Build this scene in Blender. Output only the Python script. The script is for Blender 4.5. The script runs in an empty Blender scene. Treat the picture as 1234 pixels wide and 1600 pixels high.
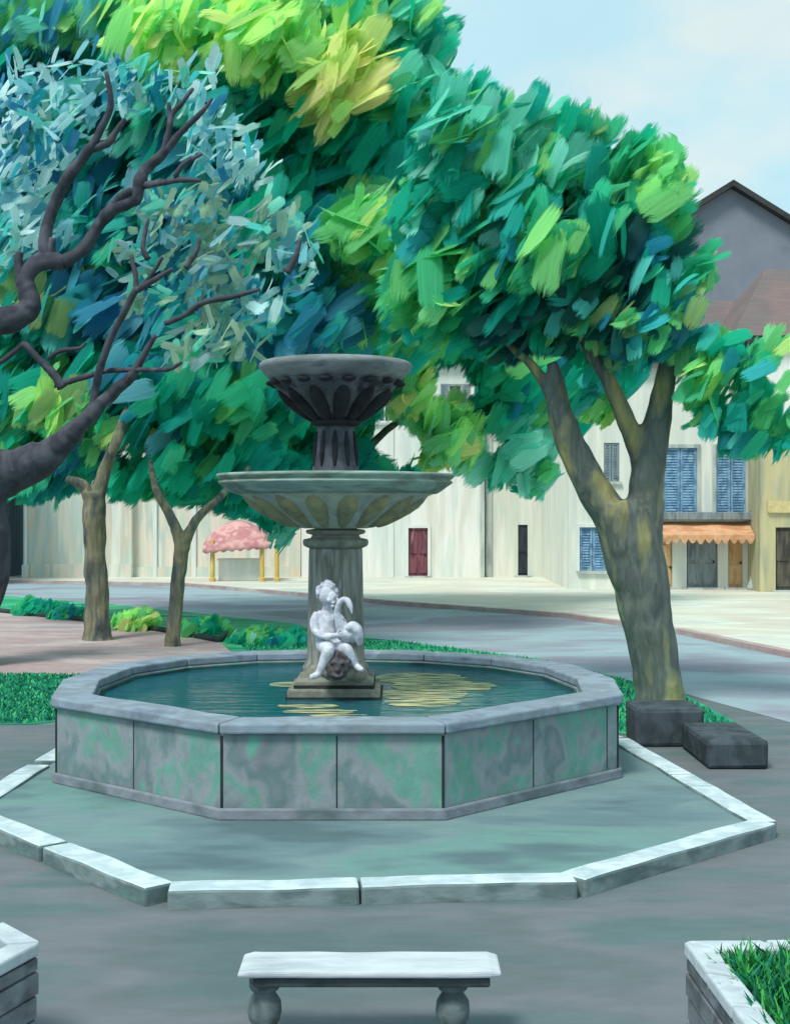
import bpy, bmesh, math, random
from mathutils import Vector, Matrix, noise as mnoise
random.seed(11)
PI = math.pi
F, H = 2074.0, 2.66                       # focal length in photograph pixels, eye height in metres
scene = bpy.context.scene
COL = scene.collection

def P(px, py, d):                          # where a point of the photograph stands at a chosen distance
    return Vector(((px - 617) / F * d, d, H - (py - 800) / F * d))
def G(px, py, z=0.0):                      # ground point
    d = F * (H - z) / (py - 800)
    return ((px - 617) / F * d, d)
def lin(c):
    r = []
    for v in c[:3]:
        v /= 255.0
        r.append(v / 12.92 if v <= 0.04045 else ((v + 0.055) / 1.055) ** 2.4)
    return (r[0], r[1], r[2], 1.0)

# ------------------------------------------------------------------ materials
def new_mat(name):
    m = bpy.data.materials.new(name); m.use_nodes = True
    nt = m.node_tree; b = nt.nodes['Principled BSDF']
    return m, nt, b
DIM = 0.93
def paint(name, cols, scale=(1, 1, 1), streak=(4, 4, 4), rough=0.8, bump=0.35, lo=0.32, hi=0.68, amp=0.22, spec=0.2, dist=0.3, bdist=0.02, crisp=False):
    m, nt, b = new_mat(name); N = nt.nodes; L = nt.links
    tc = N.new('ShaderNodeTexCoord')
    mp = N.new('ShaderNodeMapping'); mp.inputs['Scale'].default_value = scale
    L.new(tc.outputs['Object'], mp.inputs['Vector'])
    n1 = N.new('ShaderNodeTexNoise'); n1.inputs['Scale'].default_value = 1; n1.inputs['Detail'].default_value = 3.5
    n1.inputs['Distortion'].default_value = dist; n1.inputs['Roughness'].default_value = 0.55
    L.new(mp.outputs[0], n1.inputs['Vector'])
    mr = N.new('ShaderNodeMapRange'); mr.inputs['From Min'].default_value = lo; mr.inputs['From Max'].default_value = hi
    L.new(n1.outputs['Fac'], mr.inputs['Value'])
    cr = N.new('ShaderNodeValToRGB'); e = cr.color_ramp.elements
    cr.color_ramp.interpolation = 'EASE' if not crisp else 'B_SPLINE'
    cols = [tuple(x * DIM for x in c) for c in cols]
    n = len(cols)
    e[0].position = 0; e[0].color = lin(cols[0]); e[1].position = 1; e[1].color = lin(cols[-1])
    for i in range(1, n - 1):
        x = e.new(i / (n - 1)); x.color = lin(cols[i])
    L.new(mr.outputs[0], cr.inputs[0])
    mp2 = N.new('ShaderNodeMapping'); mp2.inputs['Scale'].default_value = streak
    L.new(tc.outputs['Object'], mp2.inputs['Vector'])
    n2 = N.new('ShaderNodeTexNoise'); n2.inputs['Scale'].default_value = 1; n2.inputs['Detail'].default_value = 5
    n2.inputs['Roughness'].default_value = 0.65; n2.inputs['Distortion'].default_value = 0.3
    L.new(mp2.outputs[0], n2.inputs['Vector'])
    mr2 = N.new('ShaderNodeMapRange'); mr2.inputs['From Min'].default_value = 0.3; mr2.inputs['From Max'].default_value = 0.7
    mr2.inputs['To Min'].default_value = 1 - amp; mr2.inputs['To Max'].default_value = 1 + amp
    L.new(n2.outputs['Fac'], mr2.inputs['Value'])
    mx = N.new('ShaderNodeVectorMath'); mx.operation = 'SCALE'
    L.new(cr.outputs[0], mx.inputs[0]); L.new(mr2.outputs[0], mx.inputs['Scale'])
    L.new(mx.outputs[0], b.inputs['Base Color'])
    b.inputs['Roughness'].default_value = rough; b.inputs['Specular IOR Level'].default_value = spec
    if bump:
        bp = N.new('ShaderNodeBump'); bp.inputs['Strength'].default_value = bump; bp.inputs['Distance'].default_value = bdist
        L.new(n2.outputs['Fac'], bp.inputs['Height']); L.new(bp.outputs[0], b.inputs['Normal'])
    return m
def dab_mat(name, cut=0.5, trans=0.25, gain=1.0):
    """leaf clump: own colour per clump, fibres along its length, ragged ends"""
    m, nt, b = new_mat(name); N = nt.nodes; L = nt.links
    at = N.new('ShaderNodeAttribute'); at.attribute_name = 'leaf_colour'
    uv = N.new('ShaderNodeUVMap'); uv.uv_map = 'UVMap'
    mp = N.new('ShaderNodeMapping'); mp.inputs['Scale'].default_value = (9, 1.3, 1)
    L.new(uv.outputs[0], mp.inputs['Vector'])
    n = N.new('ShaderNodeTexNoise'); n.inputs['Scale'].default_value = 1.0; n.inputs['Detail'].default_value = 4; n.inputs['Roughness'].default_value = 0.6
    L.new(mp.outputs[0], n.inputs['Vector'])
    mr = N.new('ShaderNodeMapRange'); mr.inputs['From Min'].default_value = 0.3; mr.inputs['From Max'].default_value = 0.7
    mr.inputs['To Min'].default_value = 0.84 * gain; mr.inputs['To Max'].default_value = 1.14 * gain
    L.new(n.outputs['Fac'], mr.inputs['Value'])
    mx = N.new('ShaderNodeVectorMath'); mx.operation = 'SCALE'
    L.new(at.outputs['Color'], mx.inputs[0]); L.new(mr.outputs[0], mx.inputs['Scale'])
    L.new(mx.outputs[0], b.inputs['Base Color'])
    b.inputs['Roughness'].default_value = 0.7; b.inputs['Specular IOR Level'].default_value = 0.15
    bp = N.new('ShaderNodeBump'); bp.inputs['Strength'].default_value = 0.2; bp.inputs['Distance'].default_value = 0.02
    L.new(n.outputs['Fac'], bp.inputs['Height']); L.new(bp.outputs[0], b.inputs['Normal'])
    tr = N.new('ShaderNodeBsdfTranslucent'); L.new(mx.outputs[0], tr.inputs['Color'])
    ms = N.new('ShaderNodeMixShader'); ms.inputs[0].default_value = trans
    L.new(b.outputs[0], ms.inputs[1]); L.new(tr.outputs[0], ms.inputs[2])
    # ragged bristle-like tips : alpha from distance to the ends against the fibre noise
    sp = N.new('ShaderNodeSeparateXYZ'); L.new(uv.outputs[0], sp.inputs[0])
    fr = N.new('ShaderNodeMath'); fr.operation = 'FRACT'; L.new(sp.outputs['Y'], fr.inputs[0])
    s1 = N.new('ShaderNodeMath'); s1.operation = 'SUBTRACT'; s1.inputs[1].default_value = 0.5; L.new(fr.outputs[0], s1.inputs[0])
    ab = N.new('ShaderNodeMath'); ab.operation = 'ABSOLUTE'; L.new(s1.outputs[0], ab.inputs[0])
    fu = N.new('ShaderNodeMath'); fu.operation = 'FRACT'; L.new(sp.outputs['X'], fu.inputs[0])
    su = N.new('ShaderNodeMath'); su.operation = 'SUBTRACT'; su.inputs[1].default_value = 0.5; L.new(fu.outputs[0], su.inputs[0])
    au = N.new('ShaderNodeMath'); au.operation = 'ABSOLUTE'; L.new(su.outputs[0], au.inputs[0])
    am = N.new('ShaderNodeMath'); am.operation = 'MULTIPLY'; am.inputs[1].default_value = 0.93; L.new(au.outputs[0], am.inputs[0])
    mxx = N.new('ShaderNodeMath'); mxx.operation = 'MAXIMUM'; L.new(ab.outputs[0], mxx.inputs[0]); L.new(am.outputs[0], mxx.inputs[1])
    ml = N.new('ShaderNodeMapRange'); ml.inputs['From Min'].default_value = 0.22; ml.inputs['From Max'].default_value = 0.5
    ml.inputs['To Min'].default_value = 0.0; ml.inputs['To Max'].default_value = cut + 0.12
    L.new(mxx.outputs[0], ml.inputs['Value'])
    sb = N.new('ShaderNodeMath'); sb.operation = 'SUBTRACT'; L.new(n.outputs['Fac'], sb.inputs[0]); L.new(ml.outputs[0], sb.inputs[1])
    gt = N.new('ShaderNodeMapRange'); gt.inputs['From Min'].default_value = -.05; gt.inputs['From Max'].default_value = .17; L.new(sb.outputs[0], gt.inputs['Value'])
    tp = N.new('ShaderNodeBsdfTransparent')
    m2 = N.new('ShaderNodeMixShader'); L.new(gt.outputs[0], m2.inputs[0]); L.new(tp.outputs[0], m2.inputs[1]); L.new(ms.outputs[0], m2.inputs[2])
    L.new(m2.outputs[0], N['Material Output'].inputs['Surface'])
    return m

M = {}
M['plaza'] = paint('plaza paving', [(94, 113, 115), (105, 117, 120), (117, 123, 128), (98, 119, 121), (112, 121, 120)], (0.3, 0.7, 1), (2.2, 5, 5), amp=0.10, bump=0.25)
M['platform'] = paint('platform paving', [(92, 116, 122), (108, 134, 140), (122, 148, 150), (114, 152, 148), (96, 120, 126)], (0.4, 0.8, 1), (2, 5, 5), amp=0.10, bump=0.25)
M['road'] = paint('road surface', [(140, 144, 156), (152, 166, 176), (160, 182, 190), (148, 150, 164), (138, 142, 154)], (0.16, 0.25, 1), (0.9, 2.5, 4), amp=0.10, bump=0.3)
M['walk'] = paint('pavement', [(196, 205, 195), (222, 226, 212), (214, 208, 192), (205, 214, 206)], (0.2, 0.4, 1), (1, 4, 4), amp=0.12)
M['walk_kerb'] = paint('pavement kerb', [(196, 186, 180), (184, 158, 156), (200, 200, 192)], (0.3, 0.3, 1), (2, 2, 2))
M['pink'] = paint('pink gravel path', [(164, 152, 154), (188, 164, 164), (178, 160, 162), (200, 182, 180), (166, 164, 166)], (0.3, 0.8, 1), (3, 14, 6), amp=0.22, bump=0.4)
M['lawn'] = paint('lawn', [(20, 110, 88), (30, 128, 100), (44, 140, 108), (24, 104, 92)], (0.4, 0.9, 1), (2, 9, 6), amp=0.25, bump=0.5)
M['lawn2'] = paint('grass strip', [(20, 140, 100), (44, 160, 120), (80, 190, 130), (20, 120, 104)], (0.4, 0.9, 1), (2, 9, 6), amp=0.25, bump=0.5)
M['kerb'] = paint('pale kerb stone', [(205, 222, 228), (188, 208, 214), (214, 230, 234), (176, 198, 204)], (2, 2, 4), (5, 12, 12), amp=0.12, bump=0.4)  # kerb tops: the sunlit tone of the stone, painted in
M['kerb_shade'] = paint('shaded kerb side', [(116, 136, 138), (134, 152, 154), (104, 122, 124), (110, 146, 140)], (1.5, 1.5, 4), (4, 9, 9), amp=0.15, bump=0.4)  # same stone, with the shade of its sides put into the colour
M['stone'] = paint('weathered basin stone', [(128, 138, 146), (140, 158, 160), (112, 164, 152), (146, 156, 162), (112, 136, 138), (132, 140, 148), (104, 166, 150)], (1.5, 1.5, 1.1), (6, 6, 4.5), amp=0.14, bump=0.5, dist=.1)
M['coping'] = paint('basin coping stone', [(124, 138, 154), (144, 160, 176), (136, 150, 160), (154, 170, 184), (128, 136, 152)], (1.2, 1.2, 2), (4, 9, 9), amp=0.16, bump=0.4)
M['plinth'] = paint('basin foot stone', [(120, 130, 140), (140, 146, 156), (100, 116, 120)], (1.2, 1.2, 2), (4, 9, 9), amp=0.2)
M['joint'] = paint('dark joint', [(40, 48, 50), (58, 64, 66)], (3, 3, 3), (8, 8, 8))
M['pool_lining'] = paint('dark pool lining', [(46, 82, 84), (60, 98, 98), (34, 64, 68)], (0.8, 0.8, 3), (3, 3, 12), amp=0.2)
M['column'] = paint('column stone', [(104, 110, 108), (134, 138, 132), (154, 158, 150), (122, 122, 114), (164, 172, 172)], (5, 5, 0.9), (18, 18, 2), amp=0.25, bump=0.5)
M['pedestal'] = paint('pedestal stone', [(120, 126, 116), (142, 144, 132), (104, 112, 108)], (3, 3, 3), (9, 9, 9), amp=0.25)
M['bowl'] = paint('olive bowl stone', [(176, 184, 176), (190, 194, 176), (168, 180, 176), (186, 194, 192)], (2.4, 2.4, 3), (9, 9, 4), amp=0.2, bump=0.4)
M['lobe'] = paint('olive carved lobe', [(150, 148, 112), (164, 160, 124), (140, 142, 116), (156, 156, 130)], (3, 3, 3), (9, 9, 4), amp=0.18, bump=0.4)
M['bowl_rim'] = paint('pale green bowl rim', [(140, 166, 158), (156, 182, 172), (122, 140, 130), (150, 172, 164)], (1.2, 1.2, 6), (4, 4, 16), amp=0.15)
M['slate'] = paint('dark slate bowl', [(60, 64, 74), (78, 82, 92), (96, 100, 110), (52, 54, 62)], (3, 3, 3), (9, 9, 5), amp=0.25, bump=0.5)
M['slate_rim'] = paint('grey slate rim', [(104, 112, 116), (124, 132, 134), (140, 148, 152), (110, 116, 122)], (1.6, 1.6, 6), (4, 4, 16), amp=0.15)
M['black_leaf'] = paint('black carved leaf', [(28, 30, 36), (44, 46, 54), (36, 36, 42)], (4, 4, 4), (9, 9, 9))
M['marble'] = paint('white marble', [(206, 210, 224), (222, 226, 236), (192, 196, 212), (230, 232, 240)], (7, 7, 7), (22, 22, 22), amp=0.12, bump=0.2)
M['rock'] = paint('brown carved rock', [(120, 112, 100), (168, 160, 150), (140, 130, 120), (180, 182, 178)], (7, 7, 5), (20, 20, 8), amp=0.3, bump=0.6)
M['mask'] = paint('dark carved mask', [(64, 64, 70), (96, 92, 96), (50, 50, 56)], (9, 9, 9), (20, 20, 20), amp=0.3)
M['darkstone'] = paint('dark stone block', [(66, 76, 84), (80, 90, 98), (60, 70, 76), (74, 88, 90)], (2, 2, 2), (8, 8, 4), amp=0.2)
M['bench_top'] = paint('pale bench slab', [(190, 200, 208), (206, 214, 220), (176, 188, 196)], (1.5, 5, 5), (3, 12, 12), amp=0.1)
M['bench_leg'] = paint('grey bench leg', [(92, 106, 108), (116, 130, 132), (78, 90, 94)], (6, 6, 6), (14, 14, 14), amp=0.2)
M['bench_shade'] = paint('bench front shade', [(64, 74, 80), (78, 88, 92), (58, 66, 72)], (3, 6, 6), (6, 12, 12), amp=0.15)  # shadow along the bench front, painted as a dark colour
M['planter'] = paint('grey planter stone', [(108, 114, 118), (130, 136, 142), (94, 100, 104), (120, 124, 130)], (2.2, 2.2, 3), (6, 6, 12), amp=0.2)
M['planter_rim'] = paint('pale planter rim', [(186, 198, 206), (204, 216, 222), (168, 180, 190)], (3, 3, 3), (8, 8, 8), amp=0.14)
M['soil'] = paint('planter soil', [(20, 70, 50), (30, 90, 60)], (3, 3, 3), (9, 9, 9))
M['bark_plane'] = paint('mottled plane bark', [(74, 84, 86), (94, 102, 102), (110, 118, 112), (96, 106, 102), (126, 130, 110), (150, 148, 106), (170, 162, 112)], (2.6, 2.6, 0.8), (9, 9, 1.6), amp=0.28, bump=0.7, bdist=0.04, lo=0.3, hi=0.7)
M['bark_dark'] = paint('dark bark', [(58, 60, 70), (82, 84, 94), (66, 68, 78), (100, 100, 112)], (1.6, 1.6, 1.2), (7, 7, 3), amp=0.18, bump=0.5, bdist=0.03)
M['bark_grey'] = paint('grey young bark', [(70, 80, 78), (104, 110, 100), (136, 132, 106), (92, 100, 96), (64, 72, 72)], (3, 3, 0.9), (9, 9, 1.4), amp=0.28, bump=0.6, bdist=0.04)
def wall(name, cols, amp=0.1): return paint(name, cols, (1.1, 1.1, 0.16), (4, 4, 0.35), amp=amp, bump=0.3)
M['wall_cream'] = wall('cream render', [(212, 218, 202), (232, 230, 214), (206, 220, 210), (226, 216, 196), (238, 240, 230)])
M['wall_blush'] = wall('blush render', [(232, 224, 208), (214, 222, 210), (240, 228, 212), (206, 216, 204), (236, 236, 226)])
M['wall_white'] = wall('white render', [(236, 238, 232), (222, 232, 226), (244, 244, 240), (232, 230, 220)])
M['wall_beige'] = wall('beige render', [(230, 226, 212), (216, 222, 212), (238, 236, 226), (222, 212, 198)])
M['wall_ivory'] = wall('ivory render', [(234, 238, 220), (226, 230, 222), (240, 240, 228), (218, 226, 220)])
M['wall_sand'] = wall('sand render', [(196, 190, 150), (178, 180, 152), (206, 196, 152), (170, 172, 150)])
M['wall_mauve'] = paint('mauve grey render', [(126, 136, 150), (136, 142, 156), (120, 130, 144)], (.4, .4, .4), (1, 1, 1), amp=.05)
M['wall_slate'] = wall('slate blue render', [(110, 140, 160), (132, 158, 174), (96, 124, 146)])
M['trim'] = paint('grey trim stone', [(176, 186, 184), (196, 204, 200), (160, 170, 172)], (2, 2, 0.6), (6, 6, 1), amp=0.12)
M['trim_white'] = paint('white trim', [(238, 242, 238), (228, 234, 230)], (2, 2, 1), (6, 6, 1), amp=0.06)
M['roof_brown'] = paint('brown roof tiles', [(122, 106, 108), (132, 112, 110), (118, 108, 108), (128, 112, 112)], (0.3, 0.3, .5), (1.4, 6, 6), amp=0.12, bump=0.5)
M['roof_dark'] = paint('dark roof edge', [(58, 60, 62), (74, 74, 74)], (1, 1, 1), (4, 4, 4))
M['roof_grey'] = paint('grey roof tiles', [(126, 120, 120), (140, 130, 126), (112, 112, 116)], (0.5, 0.5, 2), (1.4, 1.4, 9), amp=0.18, bump=0.5)
M['shutter_blue'] = paint('blue shutters', [(112, 158, 196), (138, 178, 210), (98, 140, 178), (150, 186, 206)], (3, 3, 2), (6, 6, 14), amp=0.15)
M['shutter_grey'] = paint('grey shutters', [(118, 138, 148), (140, 156, 164), (104, 124, 136)], (3, 3, 2), (6, 6, 14), amp=0.15)
M['door_red'] = paint('red brown door', [(112, 70, 84), (140, 86, 96), (92, 62, 74), (166, 116, 122)], (6, 6, 0.8), (16, 16, 1), amp=0.2)
M['door_dark'] = paint('dark door', [(44, 54, 60), (60, 68, 74)], (5, 5, 1), (12, 12, 1))
M['door_grey'] = paint('grey door', [(128, 140, 146), (146, 158, 162), (112, 124, 132)], (5, 5, 1), (12, 12, 1))
M['door_brown'] = paint('olive brown door', [(84, 80, 72), (100, 96, 84), (70, 68, 64)], (5, 5, 1), (12, 12, 1))
M['orange'] = paint('orange panel', [(214, 170, 124), (226, 188, 144), (202, 156, 112)], (5, 5, 1), (12, 12, 1), amp=0.1)
M['awning_orange'] = paint('orange awning cloth', [(216, 158, 116), (226, 176, 136), (206, 146, 112), (210, 172, 122)], (1, 2, 2), (6, 2, 2), amp=0.12)
M['awning_pink'] = paint('pink awning cloth', [(214, 150, 150), (226, 176, 172), (198, 134, 138), (222, 190, 180)], (1.2, 1.2, 2), (6, 4, 2), amp=0.12)
M['awning_green'] = paint('green parasol cloth', [(84, 180, 150), (110, 196, 166), (70, 166, 140)], (1.2, 1.2, 2), (6, 4, 2), amp=0.12)
M['yellow'] = paint('yellow post', [(228, 196, 112), (216, 180, 96), (236, 212, 140)], (5, 5, 1), (12, 12, 1), amp=0.1)
M['sandstone'] = paint('sandstone lintel', [(222, 206, 150), (212, 196, 144)], (3, 3, 3), (6, 6, 6))
M['pipe'] = paint('grey pipe', [(176, 188, 186), (194, 204, 200), (158, 168, 170)], (4, 4, 1), (9, 9, 1), amp=0.12)
M['edging'] = paint('dark edging', [(40, 62, 60), (54, 76, 72)], (2, 2, 2), (6, 6, 6))
REFLECTION = paint('pale yellow reflection', [(206, 200, 138), (218, 212, 160), (190, 196, 150), (160, 196, 160)], (2, 3, 1), (3, 12, 6), amp=0.12, rough=0.5)  # reflection of houses and sky, put into the colour
def reflection_mat():
    m = REFLECTION; N, L = m.node_tree.nodes, m.node_tree.links; b = N['Principled BSDF']
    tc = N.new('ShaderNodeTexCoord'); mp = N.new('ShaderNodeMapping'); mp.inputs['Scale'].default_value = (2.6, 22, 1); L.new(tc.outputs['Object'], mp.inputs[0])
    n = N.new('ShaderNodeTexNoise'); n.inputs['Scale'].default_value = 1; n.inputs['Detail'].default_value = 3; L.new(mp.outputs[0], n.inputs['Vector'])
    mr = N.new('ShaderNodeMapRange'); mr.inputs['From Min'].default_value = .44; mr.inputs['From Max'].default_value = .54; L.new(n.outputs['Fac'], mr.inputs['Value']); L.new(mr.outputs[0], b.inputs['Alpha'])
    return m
M['reflection'] = reflection_mat()
M['leaf'] = dab_mat('broad leaf clumps', cut=0.46, trans=0.58, gain=1.2)
M['leaf_fine'] = dab_mat('silvery leaf sprays', cut=0.42, trans=0.5, gain=1.15)
def water_mat():
    m, nt, b = new_mat('pool water'); N = nt.nodes; L = nt.links
    b.inputs['Base Color'].default_value = lin((26, 92, 104)); b.inputs['Roughness'].default_value = 0.12; b.inputs['IOR'].default_value = 1.33
    tc = N.new('ShaderNodeTexCoord'); mp = N.new('ShaderNodeMapping'); mp.inputs['Scale'].default_value = (1.2, 5, 1)
    L.new(tc.outputs['Object'], mp.inputs[0])
    n = N.new('ShaderNodeTexNoise'); n.inputs['Scale'].default_value = 1.3; n.inputs['Detail'].default_value = 3
    L.new(mp.outputs[0], n.inputs['Vector'])
    bp = N.new('ShaderNodeBump'); bp.inputs['Strength'].default_value = 0.5; bp.inputs['Distance'].default_value = 0.03
    L.new(n.outputs['Fac'], bp.inputs['Height']); L.new(bp.outputs[0], b.inputs['Normal'])
    return m
M['water'] = water_mat()

# ------------------------------------------------------------------ mesh helpers (world coordinates)
class MB:
    def __init__(s): s.v = []; s.f = []; s.fm = []
    def add(s, vs, fs, mi=0):
        o = len(s.v); s.v += [tuple(v) for v in vs]; s.f += [tuple(i + o for i in f) for f in fs]; s.fm += [mi] * len(fs); return s
    def box(s, x0, x1, y0, y1, z0, z1, mi=0):
        vs = [(x0, y0, z0), (x1, y0, z0), (x1, y1, z0), (x0, y1, z0), (x0, y0, z1), (x1, y0, z1), (x1, y1, z1), (x0, y1, z1)]
        return s.add(vs, [(0, 3, 2, 1), (4, 5, 6, 7), (0, 1, 5, 4), (1, 2, 6, 5), (2, 3, 7, 6), (3, 0, 4, 7)], mi)
    def prism(s, poly, z0, z1, mi=0):
        n = len(poly); a = sum(poly[i][0] * poly[(i + 1) % n][1] - poly[(i + 1) % n][0] * poly[i][1] for i in range(n))
        if a < 0: poly = poly[::-1]
        vs = [(x, y, z0) for x, y in poly] + [(x, y, z1) for x, y in poly]
        return s.add(vs, [tuple(range(n - 1, -1, -1)), tuple(range(n, 2 * n))] + [(i, (i + 1) % n, n + (i + 1) % n, n + i) for i in range(n)], mi)
    def ring(s, outer, inner, z0, z1):
        n = len(outer)
        vs = [(x, y, z0) for x, y in outer] + [(x, y, z1) for x, y in outer] + [(x, y, z0) for x, y in inner] + [(x, y, z1) for x, y in inner]
        fs = []
        for i in range(n):
            j = (i + 1) % n
            fs += [(i, j, n + j, n + i), (2 * n + j, 2 * n + i, 3 * n + i, 3 * n + j), (n + i, n + j, 3 * n + j, 3 * n + i), (j, i, 2 * n + i, 2 * n + j)]
        return s.add(vs, fs)
    def lathe(s, prof, c, n=64, mod=None):
        vs = []
        for k, (r, z) in enumerate(prof):
            for i in range(n):
                t = 2 * PI * i / n; rr = r * (mod(t, k) if mod else 1)
                vs.append((c[0] + rr * math.cos(t), c[1] + rr * math.sin(t), z))
        fs = [(k * n + i, k * n + (i + 1) % n, (k + 1) * n + (i + 1) % n, (k + 1) * n + i) for k in range(len(prof) - 1) for i in range(n)]
        fs.append(tuple(range(n - 1, -1, -1))); fs.append(tuple((len(prof) - 1) * n + i for i in range(n)))
        return s.add(vs, fs)
    def tube(s, pts, n=12, wob=0.0, seed=0):
        """pts: list of (Vector, radius); smooth polyline tube"""
        pts = [(Vector(p), r) for p, r in pts]
        # catmull subdivision
        out = []
        for i in range(len(pts) - 1):
            p0 = pts[max(i - 1, 0)]; p1 = pts[i]; p2 = pts[i + 1]; p3 = pts[min(i + 2, len(pts) - 1)]
            for k in range(4):
                t = k / 4
                q = 0.5 * ((2 * p1[0]) + (p2[0] - p0[0]) * t + (2 * p0[0] - 5 * p1[0] + 4 * p2[0] - p3[0]) * t * t + (3 * p1[0] - p0[0] - 3 * p2[0] + p3[0]) * t ** 3)
                out.append((q, p1[1] + (p2[1] - p1[1]) * t))
        out.append(pts[-1])
        vs = []; ref = Vector((0.31, 0.93, 0.2)).normalized()
        for i, (p, r) in enumerate(out):
            a = out[max(i - 1, 0)][0]; b = out[min(i + 1, len(out) - 1)][0]; d = (b - a).normalized()
            u = d.cross(ref)
            if u.length < 1e-3: u = d.cross(Vector((1, 0, 0)))
            u.normalize(); w = d.cross(u)
            for k in range(n):
                t = 2 * PI * k / n; o = u * math.cos(t) + w * math.sin(t)
                rr = r
                if wob: rr *= 1 + wob * mnoise.noise((p + o * r * 1.5) * (1.2 / max(r, 0.03)) * 0.35 + Vector((seed, seed, 0)))
                vs.append(p + o * rr)
        m = len(out)
        fs = [(i * n + k, i * n + (k + 1) % n, (i + 1) * n + (k + 1) % n, (i + 1) * n + k) for i in range(m - 1) for k in range(n)]
        fs.append(tuple(range(n - 1, -1, -1))); fs.append(tuple((m - 1) * n + k for k in range(n)))
        return s.add(vs, fs)
    def ball(s, c, r, n=16, m=10):
        c = Vector(c); r = r if isinstance(r, (tuple, list)) else (r, r, r)
        vs = [(c.x, c.y, c.z - r[2])]
        for j in range(1, m):
            a = -PI / 2 + PI * j / m
            for i in range(n):
                t = 2 * PI * i / n; vs.append((c.x + r[0] * math.cos(a) * math.cos(t), c.y + r[1] * math.cos(a) * math.sin(t), c.z + r[2] * math.sin(a)))
        vs.append((c.x, c.y, c.z + r[2])); fs = []
        for i in range(n): fs.append((0, 1 + (i + 1) % n, 1 + i))
        for j in range(m - 2):
            for i in range(n): fs.append((1 + j * n + i, 1 + j * n + (i + 1) % n, 1 + (j + 1) * n + (i + 1) % n, 1 + (j + 1) * n + i))
        b = 1 + (m - 2) * n
        for i in range(n): fs.append((b + i, b + (i + 1) % n, len(vs) - 1))
        return s.add(vs, fs)

ORG = {}
def link(name, mesh, mats, parent, org):
    o = bpy.data.objects.new(name, mesh); COL.objects.link(o)
    for m in (mats if isinstance(mats, list) else [mats]): mesh.materials.append(m)
    ORG[o.name] = org
    if parent: o.parent = parent
    else: o.location = org
    return o
def build(name, mb, mat, parent=None, org=None, smooth=False, bevel=0.0, remesh=0.0, jitter=0.0, smooth_it=0):
    if parent is not None: org = ORG[parent.name]
    elif org is None:
        xs = [v[0] for v in mb.v]; ys = [v[1] for v in mb.v]; zs = [v[2] for v in mb.v]
        org = Vector(((min(xs) + max(xs)) / 2, (min(ys) + max(ys)) / 2, min(zs)))
    org = Vector(org)
    me = bpy.data.meshes.new(name)
    me.from_pydata([tuple(Vector(v) - org) for v in mb.v], [], mb.f)
    if any(mb.fm): me.polygons.foreach_set('material_index', mb.fm)
    me.update()
    o = link(name, me, mat, parent, org)
    mods = False
    if remesh:
        r = o.modifiers.new('fuse', 'REMESH'); r.mode = 'VOXEL'; r.voxel_size = remesh; r.use_smooth_shade = True; mods = True
        if smooth_it:
            sm = o.modifiers.new('smooth', 'SMOOTH'); sm.iterations = smooth_it; sm.factor = 0.5
    if bevel:
        b = o.modifiers.new('bevel', 'BEVEL'); b.width = bevel; b.segments = 2; b.limit_method = 'ANGLE'; mods = True
    if mods:
        dg = bpy.context.evaluated_depsgraph_get(); dg.update()
        nm = bpy.data.meshes.new_from_object(o.evaluated_get(dg)); o.modifiers.clear()
        old = o.data; o.data = nm; nm.name = name; bpy.data.meshes.remove(old)
    if jitter:
        for v in o.data.vertices: v.co += Vector([(random.random() - .5) * jitter for _ in range(3)])
    if smooth:
        for p in o.data.polygons: p.use_smooth = True
    return o
def tag(o, label, cat, group=None, kind=None):
    if label: o['label'] = label
    if cat: o['category'] = cat
    if group: o['group'] = group
    if kind: o['kind'] = kind
    return o
def thing(name, label, cat, loc, group=None):
    o = bpy.data.objects.new(name, None); COL.objects.link(o); o.location = loc; o.empty_display_size = 0.3
    ORG[o.name] = Vector(loc)
    return tag(o, label, cat, group)
def struct(name, mb, mat):
    o = build(name, mb, mat, org=(0, 0, 0)); o['kind'] = 'structure'; return o
def sheet(poly, z):
    mb = MB(); n = len(poly); a = sum(poly[i][0] * poly[(i + 1) % n][1] - poly[(i + 1) % n][0] * poly[i][1] for i in range(n))
    if a < 0: poly = poly[::-1]
    return mb.add([(x, y, z) for x, y in poly], [tuple(range(n))])

# ------------------------------------------------------------------ the setting
g = MB(); g.add([(-400, -60, 0), (400, -60, 0), (400, 700, 0), (-400, 700, 0)], [(0, 1, 2, 3)])
struct('ground', g, M['plaza'])
road_far = [(-60, 52), (-30, 50.5), (-14, 49.6), (-7.6, 47.5), (-3.5, 42.5), (-.3, 38.2), (4.2, 33.4), (6.1, 29), (7.2, 24), (8.6, 14), (9.2, 2)]
road_near = [(6.6, 2), (6.2, 10), (5.2, 16), (4.2, 19.5), (2.6, 24), (0, 27.4), (-1.6, 29.2), (-2.4, 31.6), (-8, 38), (-12.3, 42), (-30, 45), (-60, 46)]
struct('road', sheet(road_far + road_near, 0.004), M['road'])
walk = road_far + [(60, 2), (60, 90), (-60, 90)]
inset = []
for i, (x, y) in enumerate(road_far):
    a = Vector(road_far[max(i - 1, 0)]); b = Vector(road_far[min(i + 1, len(road_far) - 1)]); d = (b - a).normalized()
    inset.append((x - d.y * 0.22 * -1 * -1 if False else x + (-d.y) * 0.22, y + d.x * 0.22))
struct('pavement', MB().prism(inset + [(60, 2), (60, 90), (-60, 90)], -0.02, 0.10), M['walk'])
struct('kerb', MB().prism(road_far + inset[::-1], -0.01, 0.115), M['walk_kerb'])
pink_far = [(-30, 38.5), (-13, 36.6), (-10.6, 35.4), (-7.6, 32.4), (-5.2, 29.6), (-3.6, 27.2), (-3.15, 25.4)]
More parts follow.
